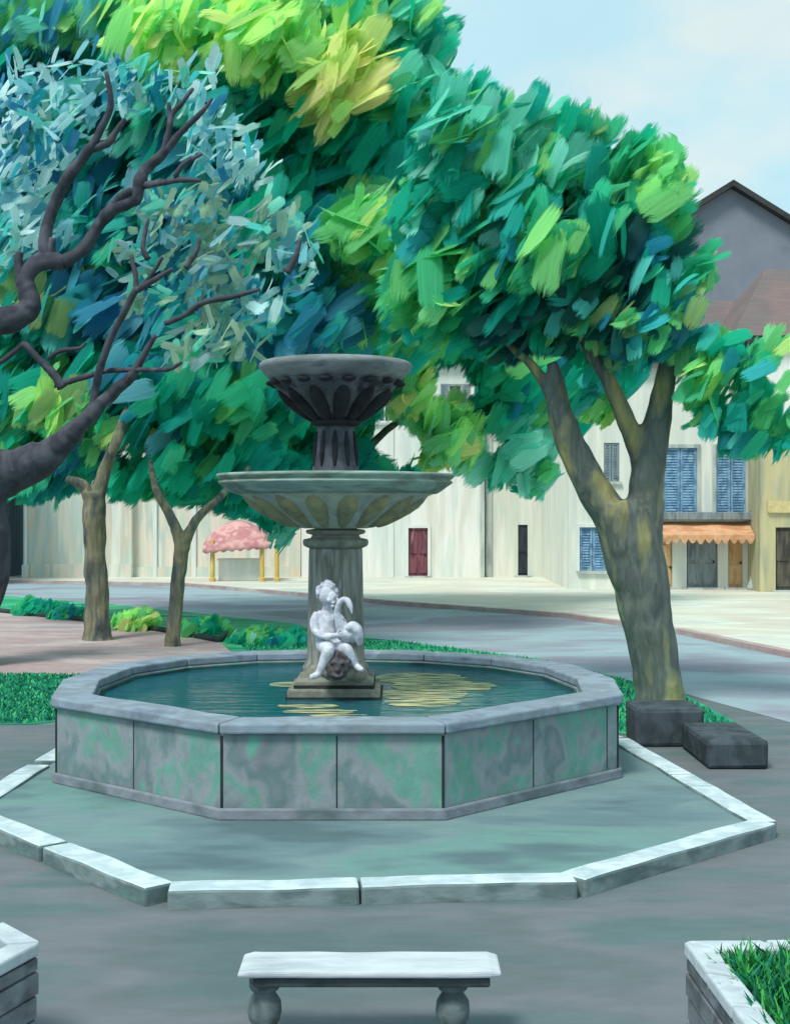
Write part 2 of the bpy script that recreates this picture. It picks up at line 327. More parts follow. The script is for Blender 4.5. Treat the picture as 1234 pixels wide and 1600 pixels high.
struct('path', sheet(pink_far + [(-2.2, 21), (-4.3, 21.6), (-30, 22.2)], 0.004), M['pink'])
struct('lawn', sheet([(-30, 22.2), (-4.3, 21.6), (-3.9, 19.8), (-3.95, 17.2), (-4.5, 16.6), (-30, 16.2)], 0.004), M['lawn'])
struct('lawn', sheet(pink_far + [(-2.4, 22), (-1.9, 18.2), (1.2, 18.2), (2.9, 15.6), (3.5, 15.2), (4.3, 16.6), (4.2, 19.5), (2.6, 24), (0, 27.4), (-1.6, 29.2), (-2.4, 31.6), (-8, 38), (-12.3, 42), (-30, 45)], 0.008), M['lawn2'])

# edging of the pink path
e = MB()
ep = [(-13, 36.4), (-10.6, 35.3), (-7.6, 32.3), (-5.2, 29.5), (-3.62, 27.15)]
for a, b in zip(ep[:-1], ep[1:]):
    e.tube([(Vector((a[0], a[1], .05)), .07), (Vector((b[0], b[1], .05)), .07)], 8)
e.tube([(Vector((-3.62, 27.15, .02)), .08), (Vector((-3.5, 27.1, .13)), .07), (Vector((-3.42, 27.1, .24)), .03)], 8)
tag(build('path_edging', e, M['edging'], smooth=True), 'thin dark edging along the far side of the pink gravel path', 'edging')

# platform
plat = [(-1.62, 8.86), (1.27, 9.12), (3.14, 10.85), (2.62, 14.9), (1.1, 17.8), (-2.0, 17.8), (-3.62, 15.2), (-3.78, 11.3)]
cx0, cy0 = -0.4, 13.2
def shrink(poly, w):
    n = len(poly); out = []
    for i in range(n):
        p0, p1, p2 = Vector(poly[i - 1]), Vector(poly[i]), Vector(poly[(i + 1) % n])
        d1 = (p1 - p0).normalized(); d2 = (p2 - p1).normalized()
        n1 = Vector((-d1.y, d1.x)); n2 = Vector((-d2.y, d2.x))
        k = w / (1 + n1.dot(n2)); out.append(tuple(p1 + (n1 + n2) * k))
    return out
struct('platform', MB().prism(shrink(plat, 0.21), -0.02, 0.10), M['platform'])
def kerb_stone(a, b, label, w=0.24, h=0.128):
    a = Vector(a); b = Vector(b); d = (b - a).normalized(); nrm = Vector((-d.y, d.x))
    ln = (b - a).length; k = max(6, int(ln / .16)); vs = []
    for i in range(k + 1):
        p = a + d * (ln * i / k)
        wo = 0.012 * mnoise.noise(Vector((p.x * 2.1, p.y * 2.3, 1.0))); wi = 0.02 * mnoise.noise(Vector((p.x * 1.7, p.y * 2.0, 7.0))); hz = 0.012 * mnoise.noise(Vector((p.x * 2, p.y * 2, 3.0)))
        q0 = p + nrm * wo; q1 = p + nrm * (w + wi)
        vs += [(q0.x, q0.y, -.02), (q0.x, q0.y, h + hz), (q1.x, q1.y, h + hz), (q1.x, q1.y, -.02)]
    fs = [(4 * i + j, 4 * i + (j + 1) % 4, 4 * i + 4 + (j + 1) % 4, 4 * i + 4 + j) for i in range(k) for j in range(4)]
    fs = [f[::-1] for f in fs] + [(0, 1, 2, 3), (4 * k + 3, 4 * k + 2, 4 * k + 1, 4 * k)]
    mb = MB().add(vs, fs)
    o = build('kerb_stone', mb, [M['kerb_shade'], M['kerb']], bevel=0.022)
    for p_ in o.data.polygons: p_.material_index = 1 if p_.normal.z > .75 else 0  # upward faces take the lit tone, the others the shaded one
    return tag(o, label, 'kerb stone', 'pale kerb stones round the platform')
def lerp(a, b, t): return (a[0] + (b[0] - a[0]) * t, a[1] + (b[1] - a[1]) * t)
ks = []
v = plat
kerb_stone(lerp(v[0], v[1], .035), lerp(v[0], v[1], .478), 'front pale kerb stone left of the joint, straight behind the bench')
kerb_stone(lerp(v[0], v[1], .482), lerp(v[0], v[1], .995), 'front pale kerb stone right of the joint, behind the right end of the bench')
kerb_stone(lerp(v[1], v[2], .02), lerp(v[1], v[2], .985), 'long pale kerb stone slanting up from the front edge to the right corner')
kerb_stone(lerp(v[2], v[3], .01), lerp(v[2], v[3], .49), 'pale kerb stone running back from the right corner of the platform')
kerb_stone(lerp(v[2], v[3], .495), lerp(v[2], v[3], .99), 'pale kerb stone in front of the dark stone blocks by the mottled tree')
kerb_stone(lerp(v[3], v[4], .02), lerp(v[3], v[4], .98), 'pale kerb stone hidden behind the right rear of the basin')
kerb_stone(lerp(v[4], v[5], .02), lerp(v[4], v[5], .98), 'pale kerb stone hidden straight behind the basin')
kerb_stone(lerp(v[5], v[6], .02), lerp(v[5], v[6], .98), 'pale kerb stone hidden behind the left rear of the basin')
kerb_stone(lerp(v[6], v[7], .0), lerp(v[6], v[7], .42), 'short pale kerb stone touching the left side of the basin in view')
kerb_stone(lerp(v[6], v[7], .48), lerp(v[6], v[7], .95), 'pale kerb stone on the left edge of the platform beside the lawn')
kerb_stone(lerp(v[7], v[0], .02), lerp(v[7], v[0], .50), 'pale kerb stone of the left front side cut by the picture edge')
kerb_stone(lerp(v[7], v[0], .515), lerp(v[7], v[0], .97), 'pale kerb stone of the left front side with a dark end, behind the left planter')

# ------------------------------------------------------------------ fountain
FX, FY = -0.62, 13.9
fo = thing('fountain', 'tall stone fountain with two stacked bowls on a column in an octagonal basin', 'fountain', (FX, FY, 0.10))
bo = [(FX + x, FY + y) for x, y in [(-.82, -2.86), (1.02, -2.86), (2.76, -1.12), (2.86, .1), (2.62, 1.3), (2.0, 2.2), (1.1, 2.8), (0, 3.0), (-1.2, 2.82), (-2.1, 2.2), (-2.66, 1.25), (-2.8, .0), (-2.58, -1.34)]]
NB = len(bo)
bi = shrink(bo, 0.34)
Z0 = 0.10
build('basin_wall', MB().ring(bo, bi, Z0, 0.815), M['stone'], fo, bevel=0.012)
bl = shrink(bo, 0.345)
lin_ = MB().ring(bl, shrink(bl, .02), Z0, 0.797)
build('pool_lining', lin_, M['pool_lining'], fo)
# coping in eight stones
co = shrink(bo, -0.055); ci = shrink(bo, 0.33)
for i in range(NB):
    j = (i + 1) % NB
    a0, a1 = lerp(co[i], co[j], .003), lerp(co[i], co[j], .997); b0, b1 = lerp(ci[i], ci[j], .003), lerp(ci[i], ci[j], .997)
    mb = MB(); K = 10; vs = []
    for k in range(K + 1):
        o_, i_ = lerp(a0, a1, k / K), lerp(b0, b1, k / K)
        w = 0.012 * mnoise.noise(Vector((o_[0] * 2, o_[1] * 2, 5.0)))
        vs += [(o_[0], o_[1], .818), (o_[0] + w, o_[1] - w, .91 + w), (i_[0], i_[1], .91 + w), (i_[0], i_[1], .818)]
    fs = [(4 * q + r, 4 * q + (r + 1) % 4, 4 * q + 4 + (r + 1) % 4, 4 * q + 4 + r)[::-1] for q in range(K) for r in range(4)]
    fs += [(0, 1, 2, 3), (4 * K + 3, 4 * K + 2, 4 * K + 1, 4 * K)]
    build('coping', mb.add(vs, fs), M['coping'], fo, bevel=0.018)
build('basin_foot', MB().ring(shrink(bo, -0.04), shrink(bo, -0.004), Z0 - 0.005, 0.20), M['plinth'], fo, bevel=0.03)
# vertical joints proud of corners (recessed mortar lines)
def mid(i, t): return lerp(bo[i], bo[(i + 1) % NB], t)
for i in range(NB):
    x, y = bo[i]; r = .012
    build('mortar_joint', MB().lathe([(r, .202), (r, .80)], (x, y), 8), M['joint'], fo)
for i, t in [(0, .52), (1, .48), (NB - 1, .5), (1, .93)]:
    x, y = mid(i, t); build('mortar_joint', MB().lathe([(.006, .202), (.006, .80)], (x, y), 8), M['joint'], fo)
# pedestal + column
pd = MB(); pd.box(FX - .47, FX + .47, FY - .47, FY + .47, .55, .862)
build('pedestal_step', pd, M['pedestal'], fo, bevel=.02)
build('pedestal_shade_joint', MB().box(FX - .41, FX + .41, FY - .41, FY + .41, .864, .894).box(FX - .49, FX + .49, FY - .49, FY + .49, .60, .784), M['joint'], fo)  # joint bands, dark to paint in the shade of the undercuts too
pd = MB(); q = lambda r, z: [(FX - r, FY - r, z), (FX + r, FY - r, z), (FX + r, FY + r, z), (FX - r, FY + r, z)]
pr = [(.40, .896), (.40, .935), (.345, .96), (.335, 1.0), (.31, 1.05), (.30, 1.06)]
vs = []; fs = []
for r, z in pr: vs += q(r, z)
for k in range(len(pr) - 1): fs += [(4 * k + i, 4 * k + (i + 1) % 4, 4 * k + 4 + (i + 1) % 4, 4 * k + 4 + i) for i in range(4)]
fs.append(tuple(4 * (len(pr) - 1) + i for i in range(4)))
build('pedestal', pd.add(vs, fs), M['pedestal'], fo, bevel=.012)
cprof = [(.345, 1.0), (.345, 1.05), (.31, 1.10), (.30, 1.14)] + [(.30 - .02 * k / 10, 1.14 + 1.12 * k / 10) for k in range(1, 11)] + [(.275, 2.285)]
build('column', MB().lathe(cprof, (FX, FY), 64), M['column'], fo, smooth=True)
cap = [(.235, 2.27), (.30, 2.29), (.335, 2.31), (.345, 2.345), (.335, 2.375), (.26, 2.39), (.245, 2.42), (.30, 2.435), (.315, 2.455), (.30, 2.475), (.22, 2.485), (.21, 2.51)]
build('capital', MB().lathe(cap, (FX, FY), 64), M['pedestal'], fo, smooth=True)
# lower bowl with gadroons
def gad(n, amp, prof):
    zlo = prof[0][1]; zhi = prof[-1][1]
    def f(t, k):
        u = (prof[k][1] - zlo) / (zhi - zlo)
        return 1 + amp * math.sin(PI * min(1, max(0, u))) ** 0.6 * (abs(math.sin(n * t / 2)) ** 0.6 - .5)
    return f
lp = [(.33, 2.49), (.40, 2.50), (.46, 2.52), (.54, 2.56), (.62, 2.61), (.71, 2.665), (.80, 2.725), (.89, 2.78), (.97, 2.825), (1.03, 2.85)]
build('lower_bowl', MB().lathe(lp, (FX, FY), 96), M['bowl'], fo, smooth=True)
def prof_r(pf, z):
    for (r0, z0), (r1, z1) in zip(pf[:-1], pf[1:]):
        if z0 <= z <= z1: return r0 + (r1 - r0) * (z - z0) / (z1 - z0)
    return pf[-1][0]
for i in range(16):
    t = 2 * PI * (i + .5) / 16; pts = []
    for z, rr in [(2.515, .03), (2.56, .065), (2.63, .095), (2.71, .115), (2.775, .11), (2.815, .07), (2.83, .02)]:
        R = prof_r(lp, z) - rr * .42; pts.append((Vector((FX + R * math.cos(t), FY + R * math.sin(t), z + rr * .25)), rr))
    build('carved_lobe', MB().tube(pts, 14), M['lobe'], fo, smooth=True)
rim = [(1.02, 2.848), (1.06, 2.850), (1.11, 2.88), (1.17, 2.925), (1.215, 2.955), (1.225, 2.968), (1.215, 2.98), (1.19, 2.985), (1.20, 3.0), (1.235, 3.02), (1.245, 3.035), (1.23, 3.055), (1.12, 3.06), (1.02, 2.99), (.8, 2.92), (.5, 2.87), (.2, 2.86)]
rb = build('bowl_rim', MB().lathe(rim, (FX, FY), 96), M['bowl_rim'], fo, smooth=True)
# stem with flutes
sp = [(.26, 2.85), (.25, 3.06), (.235, 3.12), (.225, 3.2), (.205, 3.4), (.195, 3.52), (.20, 3.56)]
build('stem', MB().lathe(sp, (FX, FY), 160, lambda t, k: 1 + .055 * (abs(math.cos(5 * t)) ** .5 - .6) if 1 < k < 6 else 1), M['slate'], fo, smooth=True)
for i in range(10):
    t = 2 * PI * (i + .5) / 10
    a = Vector((FX + .232 * math.cos(t), FY + .232 * math.sin(t), 3.14)); b = Vector((FX + .198 * math.cos(t), FY + .198 * math.sin(t), 3.50))
    build('flute', MB().tube([(a, .012), (a.lerp(b, .3), .03), (a.lerp(b, .7), .028), (b, .012)], 8), M['black_leaf'], fo, smooth=True)
stn = [(.20, 3.555), (.255, 3.57), (.27, 3.60), (.25, 3.63)]
build('collar', MB().lathe(stn, (FX, FY), 64), M['black_leaf'], fo, smooth=True)
up = [(.22, 3.62), (.27, 3.65), (.34, 3.71), (.43, 3.79), (.52, 3.87), (.60, 3.94), (.66, 4.0), (.68, 4.03)]
build('upper_bowl', MB().lathe(up, (FX, FY), 160, gad(12, .06, up)), M['slate'], fo, smooth=True)
def up_r(z):
    for (r0, z0), (r1, z1) in zip(up[:-1], up[1:]):
        if z0 <= z <= z1: return r0 + (r1 - r0) * (z - z0) / (z1 - z0)
    return up[-1][0]
for i in range(12):
    t = 2 * PI * (i + .35) / 12; pts = []
    for z, r in [(3.64, .05), (3.70, .07), (3.78, .085), (3.86, .085), (3.92, .06), (3.955, .02)]:
        R = up_r(z) - .02; pts.append((Vector((FX + R * math.cos(t), FY + R * math.sin(t), z)), r))
    build('carved_leaf', MB().tube(pts, 12), M['black_leaf'], fo, smooth=True)
for i in range(18):
    t = 2 * PI * (i + .2) / 18
    build('bead', MB().ball((FX + .655 * math.cos(t), FY + .655 * math.sin(t), 4.0), (.075, .075, .034), 12, 8), M['black_leaf'], fo, smooth=True)
ur = [(.64, 4.02), (.67, 4.025), (.71, 4.06), (.755, 4.11), (.79, 4.15), (.80, 4.175), (.795, 4.20), (.77, 4.22), (.74, 4.228), (.66, 4.20), (.5, 4.13), (.3, 4.06), (.1, 4.05)]
build('bowl_rim', MB().lathe(ur, (FX, FY), 96), M['slate_rim'], fo, smooth=True)
struct('water', sheet(shrink(bo, .36), 0.765), M['water'])
# reflections painted as pale yellow streaks on the water
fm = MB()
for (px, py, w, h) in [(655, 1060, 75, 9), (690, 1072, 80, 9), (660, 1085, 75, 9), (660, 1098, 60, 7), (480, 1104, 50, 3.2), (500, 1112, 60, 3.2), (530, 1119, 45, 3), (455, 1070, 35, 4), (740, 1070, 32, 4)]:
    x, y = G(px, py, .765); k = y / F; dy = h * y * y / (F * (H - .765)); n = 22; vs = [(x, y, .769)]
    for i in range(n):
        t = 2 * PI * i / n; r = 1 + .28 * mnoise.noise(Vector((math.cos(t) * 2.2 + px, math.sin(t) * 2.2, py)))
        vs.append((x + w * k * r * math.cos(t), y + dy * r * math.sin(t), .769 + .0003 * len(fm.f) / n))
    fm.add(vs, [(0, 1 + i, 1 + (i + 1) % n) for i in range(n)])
tag(build('painted_reflection', fm, M['reflection']), 'pale yellow reflections painted on the dark basin water', 'reflection', kind='stuff')

# ------------------------------------------------------------------ statue
SY = 13.30
sroot = thing('statue', 'white marble child with a swan carved on brown rock before the column', 'statue', (FX, 13.5, 0.86))
def S(px, py, dy=0.0): return P(px, py, SY + dy)
def T(*a): return [(S(x, y, dy), r) for x, y, dy, r in a]
b = MB()
b.ball(S(511, 928, -.02), (.092, .10, .115))                                     # skull
b.ball(S(520, 934, -.09), (.05, .05, .06))                                       # face
b.ball(S(523, 932, -.135), (.012, .022, .016), 10, 6)                            # nose
for dx in (-7, 7): b.ball(S(521 + dx, 938, -.118), (.022, .02, .02), 10, 6)      # cheeks
b.ball(S(521, 942, -.12), (.024, .02, .009), 10, 6); b.ball(S(520, 947, -.105), (.022, .02, .018), 10, 6)
for dx in (-15, 16): b.ball(S(511 + dx, 931, -.01), (.014, .022, .028), 8, 6)    # ears
b.tube(T((512, 945, 0, .05), (510, 958, .02, .052)), 14)                         # neck
b.tube(T((509, 955, .03, .075), (508, 968, .03, .112), (509, 985, .02, .115), (511, 1000, .0, .118), (512, 1010, .0, .115)), 18)
b.tube(T((497, 960, .0, .052), (491, 972, -.05, .047), (494, 988, -.11, .040), (510, 994, -.17, .036), (524, 993, -.19, .028)), 12)   # near arm
b.tube(T((521, 960, .02, .05), (530, 966, -.05, .044), (537, 975, -.11, .038), (541, 983, -.16, .028)), 12)                          # far arm round the swan
b.tube(T((506, 1008, -.02, .085), (510, 1012, -.12, .078), (513, 1016, -.2, .066), (508, 1030, -.19, .056), (501, 1046, -.18, .040), (498, 1052, -.18, .036)), 14)  # leg
b.tube(T((498, 1052, -.18, .036), (492, 1056, -.22, .034), (485, 1058, -.26, .022)), 12)
b.tube(T((519, 1008, .0, .085), (531, 1012, -.09, .07), (541, 1014, -.15, .06), (548, 1026, -.14, .05), (556, 1040, -.12, .036)), 14)
b.tube(T((556, 1040, -.12, .036), (561, 1044, -.16, .032), (567, 1047, -.2, .02)), 12)
for hx, hy, dy, ang in [(527, 992, -.195, 0), (543, 985, -.17, .9)]:             # hands : palm, four fingers, thumb
    b.ball(S(hx, hy, dy), (.03, .016, .024), 12, 8)
    for k in range(4):
        a = ang - .45 + .3 * k; ln = (.036, .044, .042, .032)[k]
        p0 = S(hx, hy, dy) + Vector((math.cos(a) * .022, -.004, -math.sin(a) * .022 + (1.5 - k) * .003))
        p1 = p0 + Vector((math.cos(a), 0.1, -math.sin(a))) * ln * .6; p2 = p1 + Vector((math.cos(a + .4), .5, -math.sin(a + .4))) * ln * .5
        b.tube([(p0, .0085), (p1, .008), (p2, .006)], 8)
    p0 = S(hx, hy, dy) + Vector((0, -.006, .018)); p1 = p0 + Vector((.014, -.004, .022)); b.tube([(p0, .01), (p1, .009), (p1 + Vector((.014, .004, .008)), .007)], 8)
body = build('body', b, M['marble'], sroot, remesh=0.0075, smooth_it=2, smooth=True)
hr = MB()
for i in range(46):
    a = random.uniform(0, 2 * PI); z = random.uniform(-.25, 1); r = math.sqrt(max(0, 1 - z * z))
    dvec = Vector((r * math.cos(a), r * math.sin(a), z))
    if dvec.y < -.55 and z < .45: continue
    c = S(511, 928, -.02) + Vector((dvec.x * .098, dvec.y * .105 + .01, dvec.z * .112)); hr.ball(c, random.uniform(.022, .034), 8, 6)
build('hair', hr, M['marble'], body, remesh=.008, smooth_it=1, smooth=True)
sw = MB()
sw.tube(T((530, 990, -.10, .04), (538, 990, -.12, .085), (547, 990, -.12, .10), (556, 995, -.11, .07), (565, 1000, -.10, .03)), 16)
sw.tube(T((535, 985, -.14, .062), (530, 972, -.16, .045), (527, 958, -.18, .034), (529, 945, -.20, .030), (536, 937, -.21, .030), (543, 939, -.22, .033), (547, 947, -.23, .030), (549, 953, -.24, .016), (550, 960, -.25, .006)), 12)
sw.tube(T((543, 984, -.2, .03), (550, 978, -.21, .05), (558, 984, -.21, .055), (561, 996, -.19, .045), (562, 1008, -.17, .022)), 12)
build('swan', sw, M['marble'], sroot, remesh=.008, smooth_it=2, smooth=True)
rk = MB()
for (x, y, dy, rr) in [(522, 1028, .06, .13), (540, 1024, .05, .14), (536, 1044, -.02, .14), (552, 1046, .02, .12), (516, 1046, .03, .12), (545, 1008, .05, .10), (525, 1014, .06, .11), (560, 1056, .02, .07)]:
    rk.ball(S(x, y, dy), (rr, rr * .9, rr * .95), 14, 9)
o = build('rock', rk, M['rock'], sroot, remesh=.016, smooth_it=1, smooth=True)
for v_ in o.data.vertices: v_.co += v_.normal * .02 * mnoise.noise(v_.co * 11)
mk = MB(); mk.ball(S(527, 1043, -.19), (.115, .08, .125), 20, 12)
for dx, dz in [(-8, -7), (8, -7)]: mk.ball(S(527 + dx, 1043 + dz, -.265), (.026, .02, .02), 10, 6)
mk.ball(S(527, 1046, -.28), (.022, .03, .03), 10, 6); mk.tube(T((518, 1054, -.25, .014), (527, 1057, -.27, .018), (536, 1054, -.25, .014)), 8)
for dx in (-15, 15): mk.ball(S(527 + dx, 1036, -.19), (.03, .03, .035), 8, 6)
for k in range(9):
    a = PI * k / 8; mk.ball(S(527 + 19 * math.cos(a), 1040 - 19 * math.sin(a), -.17), .032, 8, 6)
build('lion_mask', mk, M['mask'], sroot, remesh=.01, smooth_it=1, smooth=True)

# ------------------------------------------------------------------ bench, blocks, planters
bn = thing('stone_bench', 'low stone bench with a pale slab seat on two baluster legs in the foreground', 'bench', (-.13, 6.68, 0))
vs = []; K = 24
for k in range(K + 1):
    x = -.775 + 1.3 * k / K; en = .012 if k in (0, K) else 0
    w = .012 * mnoise.noise(Vector((x * 3, 2, 0))); h = .402 + .010 * mnoise.noise(Vector((x * 2.6, 9, 0)))
    vs += [(x, 6.52 + w + en, .366), (x, 6.52 + w + en, h - en), (x, 6.83 - w - en, h - en), (x, 6.83 - w - en, .366)]
fs = [(4 * q_ + r, 4 * q_ + (r + 1) % 4, 4 * q_ + 4 + (r + 1) % 4, 4 * q_ + 4 + r)[::-1] for q_ in range(K) for r in range(4)] + [(0, 1, 2, 3), (4 * K + 3, 4 * K + 2, 4 * K + 1, 4 * K)]
build('seat', MB().add(vs, fs), M['bench_top'], bn, bevel=.02, smooth=False)
build('shade_slab', MB().box(-.70, .47, 6.55, 6.80, .31, .364), M['bench_shade'], bn, bevel=.012)  # slab added in a dark tone for the seat's front shadow
for x in (-.655, .29):
    lg = [(.10, 0), (.10, .05), (.075, .06), (.06, .08), (.078, .11), (.086, .15), (.082, .20), (.06, .235), (.05, .25), (.07, .262), (.078, .275), (.078, .308)]
    build('leg', MB().lathe(lg, (x, 6.68), 40), M['bench_leg'], bn, smooth=True)
for (x0, x1, y0, y1, z1, lab) in [(2.72, 3.50, 15.0, 15.7, .44, 'taller dark stone block at the foot of the mottled tree'), (3.22, 3.86, 13.7, 14.97, .30, 'lower dark stone block in front of its taller twin, right of the kerb')]:
    mb = MB().box(x0, x1, y0, y1, 0, z1)
    o = build('stone_block', mb, M['darkstone'], bevel=.045, jitter=.012)
    tag(o, lab, 'stone block', 'dark stone blocks right of the fountain')

def blades(poly, z, n, hmin, hmax, cols, name, parent):
    """short grass leaves filling a polygon"""
    xs = [p[0] for p in poly]; ys = [p[1] for p in poly]; vs = []; fs = []; cl = []
    def inside(x, y):
        c = False; k = len(poly)
        for i in range(k):
            (x1, y1), (x2, y2) = poly[i], poly[(i + 1) % k]
            if (y1 > y) != (y2 > y) and x < (x2 - x1) * (y - y1) / (y2 - y1) + x1: c = not c
        return c
    org = ORG[parent.name] if parent else Vector((0, 0, 0)); cnt = 0
    while cnt < n:
        x = random.uniform(min(xs), max(xs)); y = random.uniform(min(ys), max(ys))
        if not inside(x, y): continue
        cnt += 1; h = random.uniform(hmin, hmax); a = random.uniform(0, 2 * PI); w = random.uniform(.008, .02)
        bx, by = random.gauss(0, .35) * h, random.gauss(0, .35) * h; o_ = len(vs)
        dx, dy = math.cos(a) * w, math.sin(a) * w
        for t, ww in ((0, 1), (.5, .9)):
            vs += [Vector((x + bx * t * t - dx * ww, y + by * t * t - dy * ww, z + h * t)) - org, Vector((x + bx * t * t + dx * ww, y + by * t * t + dy * ww, z + h * t)) - org]
        vs.append(Vector((x + bx, y + by, z + h)) - org)
        fs += [(o_, o_ + 1, o_ + 3, o_ + 2), (o_ + 2, o_ + 3, o_ + 4)]
        c = lin(random.choice(cols)); cl += [c] * 5
    me = bpy.data.meshes.new(name); me.from_pydata(vs, [], fs); me.update()
    at = me.color_attributes.new('leaf_colour', 'FLOAT_COLOR', 'POINT'); at.data.foreach_set('color', [q_ for c in cl for q_ in c])
    me.uv_layers.new(name='UVMap')
    o = link(name, me, M['grass'], parent, org); o['kind'] = 'stuff'; return o
def grass_mat():
    m, nt, b = new_mat('grass blades'); at = nt.nodes.new('ShaderNodeAttribute'); at.attribute_name = 'leaf_colour'
    nt.links.new(at.outputs['Color'], b.inputs['Base Color']); b.inputs['Roughness'].default_value = .7; b.inputs['Specular IOR Level'].default_value = .2
    return m
M['grass'] = grass_mat()
def planter(name, label, poly, top, joints):
    c = (sum(p[0] for p in poly) / len(poly), sum(p[1] for p in poly) / len(poly), 0)
    t = thing(name, label, 'planter', c, 'stone planters in the foreground')
    inn = shrink(poly, .13)
    wl = MB(); z = 0; k = 0; hs = .115
    while z < top - .09:                                     # stone courses, each a little different
        z1 = min(z + hs, top - .07); off = .004 * ((k % 3) - 1)
        wl.ring(shrink(poly, .012 + off), shrink(poly, .11), z, z1 - .012); wl.ring(shrink(poly, .03), shrink(poly, .10), z1 - .0115, z1 - .0005); z = z1; k += 1
    build('wall', wl, M['planter'], t, bevel=.006)
    n = len(poly)
    for i in range(n):
        a, b2 = poly[i], poly[(i + 1) % n]; ia, ib = inn[i], inn[(i + 1) % n]; ln = (Vector(a) - Vector(b2)).length; k = max(1, round(ln / .42))
        for q_ in range(k):
            g0 = .01 / ln; t0, t1 = q_ / k + g0, (q_ + 1) / k - g0
            pol = [lerp(a, b2, t0), lerp(a, b2, t1), lerp(ib, ia, 1 - t1), lerp(ib, ia, 1 - t0)]
            build('rim_stone', MB().prism(pol, top - .068, top + random.uniform(-.004, .004)), M['planter_rim'], t, bevel=.012)
    build('rim_bed', MB().ring(shrink(poly, .02), shrink(poly, .12), top - .0695, top - .02), M['joint'], t)
    build('soil', sheet(shrink(poly, .11), top - .12), M['soil'], t)
    return t, inn
pl = [(1.385, 6.38), (1.43, 4.3), (3.3, 4.3), (3.3, 6.42)][::-1]
if sum(pl[i][0] * pl[(i + 1) % 4][1] - pl[(i + 1) % 4][0] * pl[i][1] for i in range(4)) < 0: pl = pl[::-1]
t, inn = planter('stone_planter', 'square stone planter full of green grass at the lower right corner', pl, .60, 0)
blades(inn, .47, 9000, .10, .20, [(20, 110, 60), (40, 140, 70), (70, 165, 80), (10, 90, 70), (30, 120, 90)], 'grass', t)
pl2 = [(-1.70, 6.38), (-1.98, 6.70), (-3.2, 6.70), (-3.3, 4.9), (-2.3, 4.6)]
if sum(pl2[i][0] * pl2[(i + 1) % 5][1] - pl2[(i + 1) % 5][0] * pl2[i][1] for i in range(5)) < 0: pl2 = pl2[::-1]
t, inn = planter('stone_planter', 'angled stone planter of stacked courses at the lower left corner', pl2, .60, 0)
blades(inn, .47, 3500, .07, .12, [(20, 120, 80), (50, 150, 110), (10, 100, 80)], 'grass', t)

GC = [(20, 130, 100), (44, 156, 116), (80, 184, 126), (14, 112, 96)]
tag(blades([(-8.5, 22), (-4.35, 21.5), (-4.0, 19.8), (-4.05, 17.3), (-4.6, 16.7), (-8, 16.4)], 0, 14000, .03, .07, GC, 'grass', None), 'short dark green grass of the lawn left of the basin', 'grass')
tag(blades([(1.6, 18.2), (2.9, 15.7), (3.5, 15.3), (4.2, 16.7), (4.1, 19.5), (2.5, 23.8), (0, 27.2), (-3.2, 27.2), (-2.4, 23)], 0, 12000, .03, .09, GC, 'grass', None), 'bright green grass round the mottled tree and behind the basin', 'grass')
# ------------------------------------------------------------------ houses
def face_box(h, name, mat, px0, px1, py0, py1, d, depth, parent=None, proud=0.0, bevel=0.0):
    a = P(px0, py0, d); b_ = P(px1, py1, d)
    return build(name, MB().box(a.x, b_.x, d - proud, d + depth, min(a.z, b_.z), max(a.z, b_.z)), mat, parent or h, bevel=bevel)
def wall_with_holes(x0, x1, y0, y1, z0, z1, holes):
    """front wall (facing -y) as a grid of boxes leaving real openings"""
    mb = MB(); xs = sorted({x0, x1} | {v for h in holes for v in (h[0], h[1])}); zs = sorted({z0, z1} | {v for h in holes for v in (h[2], h[3])})
    vid = {}
    def vert(x, y, z):
        k = (round(x, 4), round(y, 4), round(z, 4))
        if k not in vid: vid[k] = len(mb.v); mb.v.append((x, y, z))
        return vid[k]
    solid = {}
    for i in range(len(xs) - 1):
        for j in range(len(zs) - 1):
            cx, cz = (xs[i] + xs[i + 1]) / 2, (zs[j] + zs[j + 1]) / 2
            solid[i, j] = not any(h[0] < cx < h[1] and h[2] < cz < h[3] for h in holes)
    def quad(*p): mb.f.append(tuple(vert(*q_) for q_ in p)); mb.fm.append(0)
    for (i, j), s in solid.items():
        if not s: continue
        a, b_, c, d_ = xs[i], xs[i + 1], zs[j], zs[j + 1]
        quad((a, y0, c), (b_, y0, c), (b_, y0, d_), (a, y0, d_)); quad((b_, y1, c), (a, y1, c), (a, y1, d_), (b_, y1, d_))
        if not solid.get((i - 1, j), False): quad((a, y1, c), (a, y0, c), (a, y0, d_), (a, y1, d_))
        if not solid.get((i + 1, j), False): quad((b_, y0, c), (b_, y1, c), (b_, y1, d_), (b_, y0, d_))
        if not solid.get((i, j - 1), False): quad((a, y1, c), (b_, y1, c), (b_, y0, c), (a, y0, c))
        if not solid.get((i, j + 1), False): quad((a, y0, d_), (b_, y0, d_), (b_, y1, d_), (a, y1, d_))
    return mb
def gable_roof(x0, x1, y0, y1, z, rise, over=.3, th=.18):
    """ridge along x"""
    ym = (y0 + y1) / 2; k = rise / (ym - y0); mb = MB()
    for s in (-1, 1):
        ye = y0 - over if s < 0 else y1 + over; ze = z - over * k
        vs = [(x0 - over, ye, ze), (x1 + over, ye, ze), (x1 + over, ym, z + rise), (x0 - over, ym, z + rise)]
        vs += [(x, y, zz + th) for x, y, zz in vs]
        f = [(3, 2, 1, 0), (4, 5, 6, 7), (0, 1, 5, 4), (1, 2, 6, 5), (2, 3, 7, 6), (3, 0, 4, 7)]
        mb.add(vs, f if s < 0 else [q_[::-1] for q_ in f])
    return mb
ZB = .10
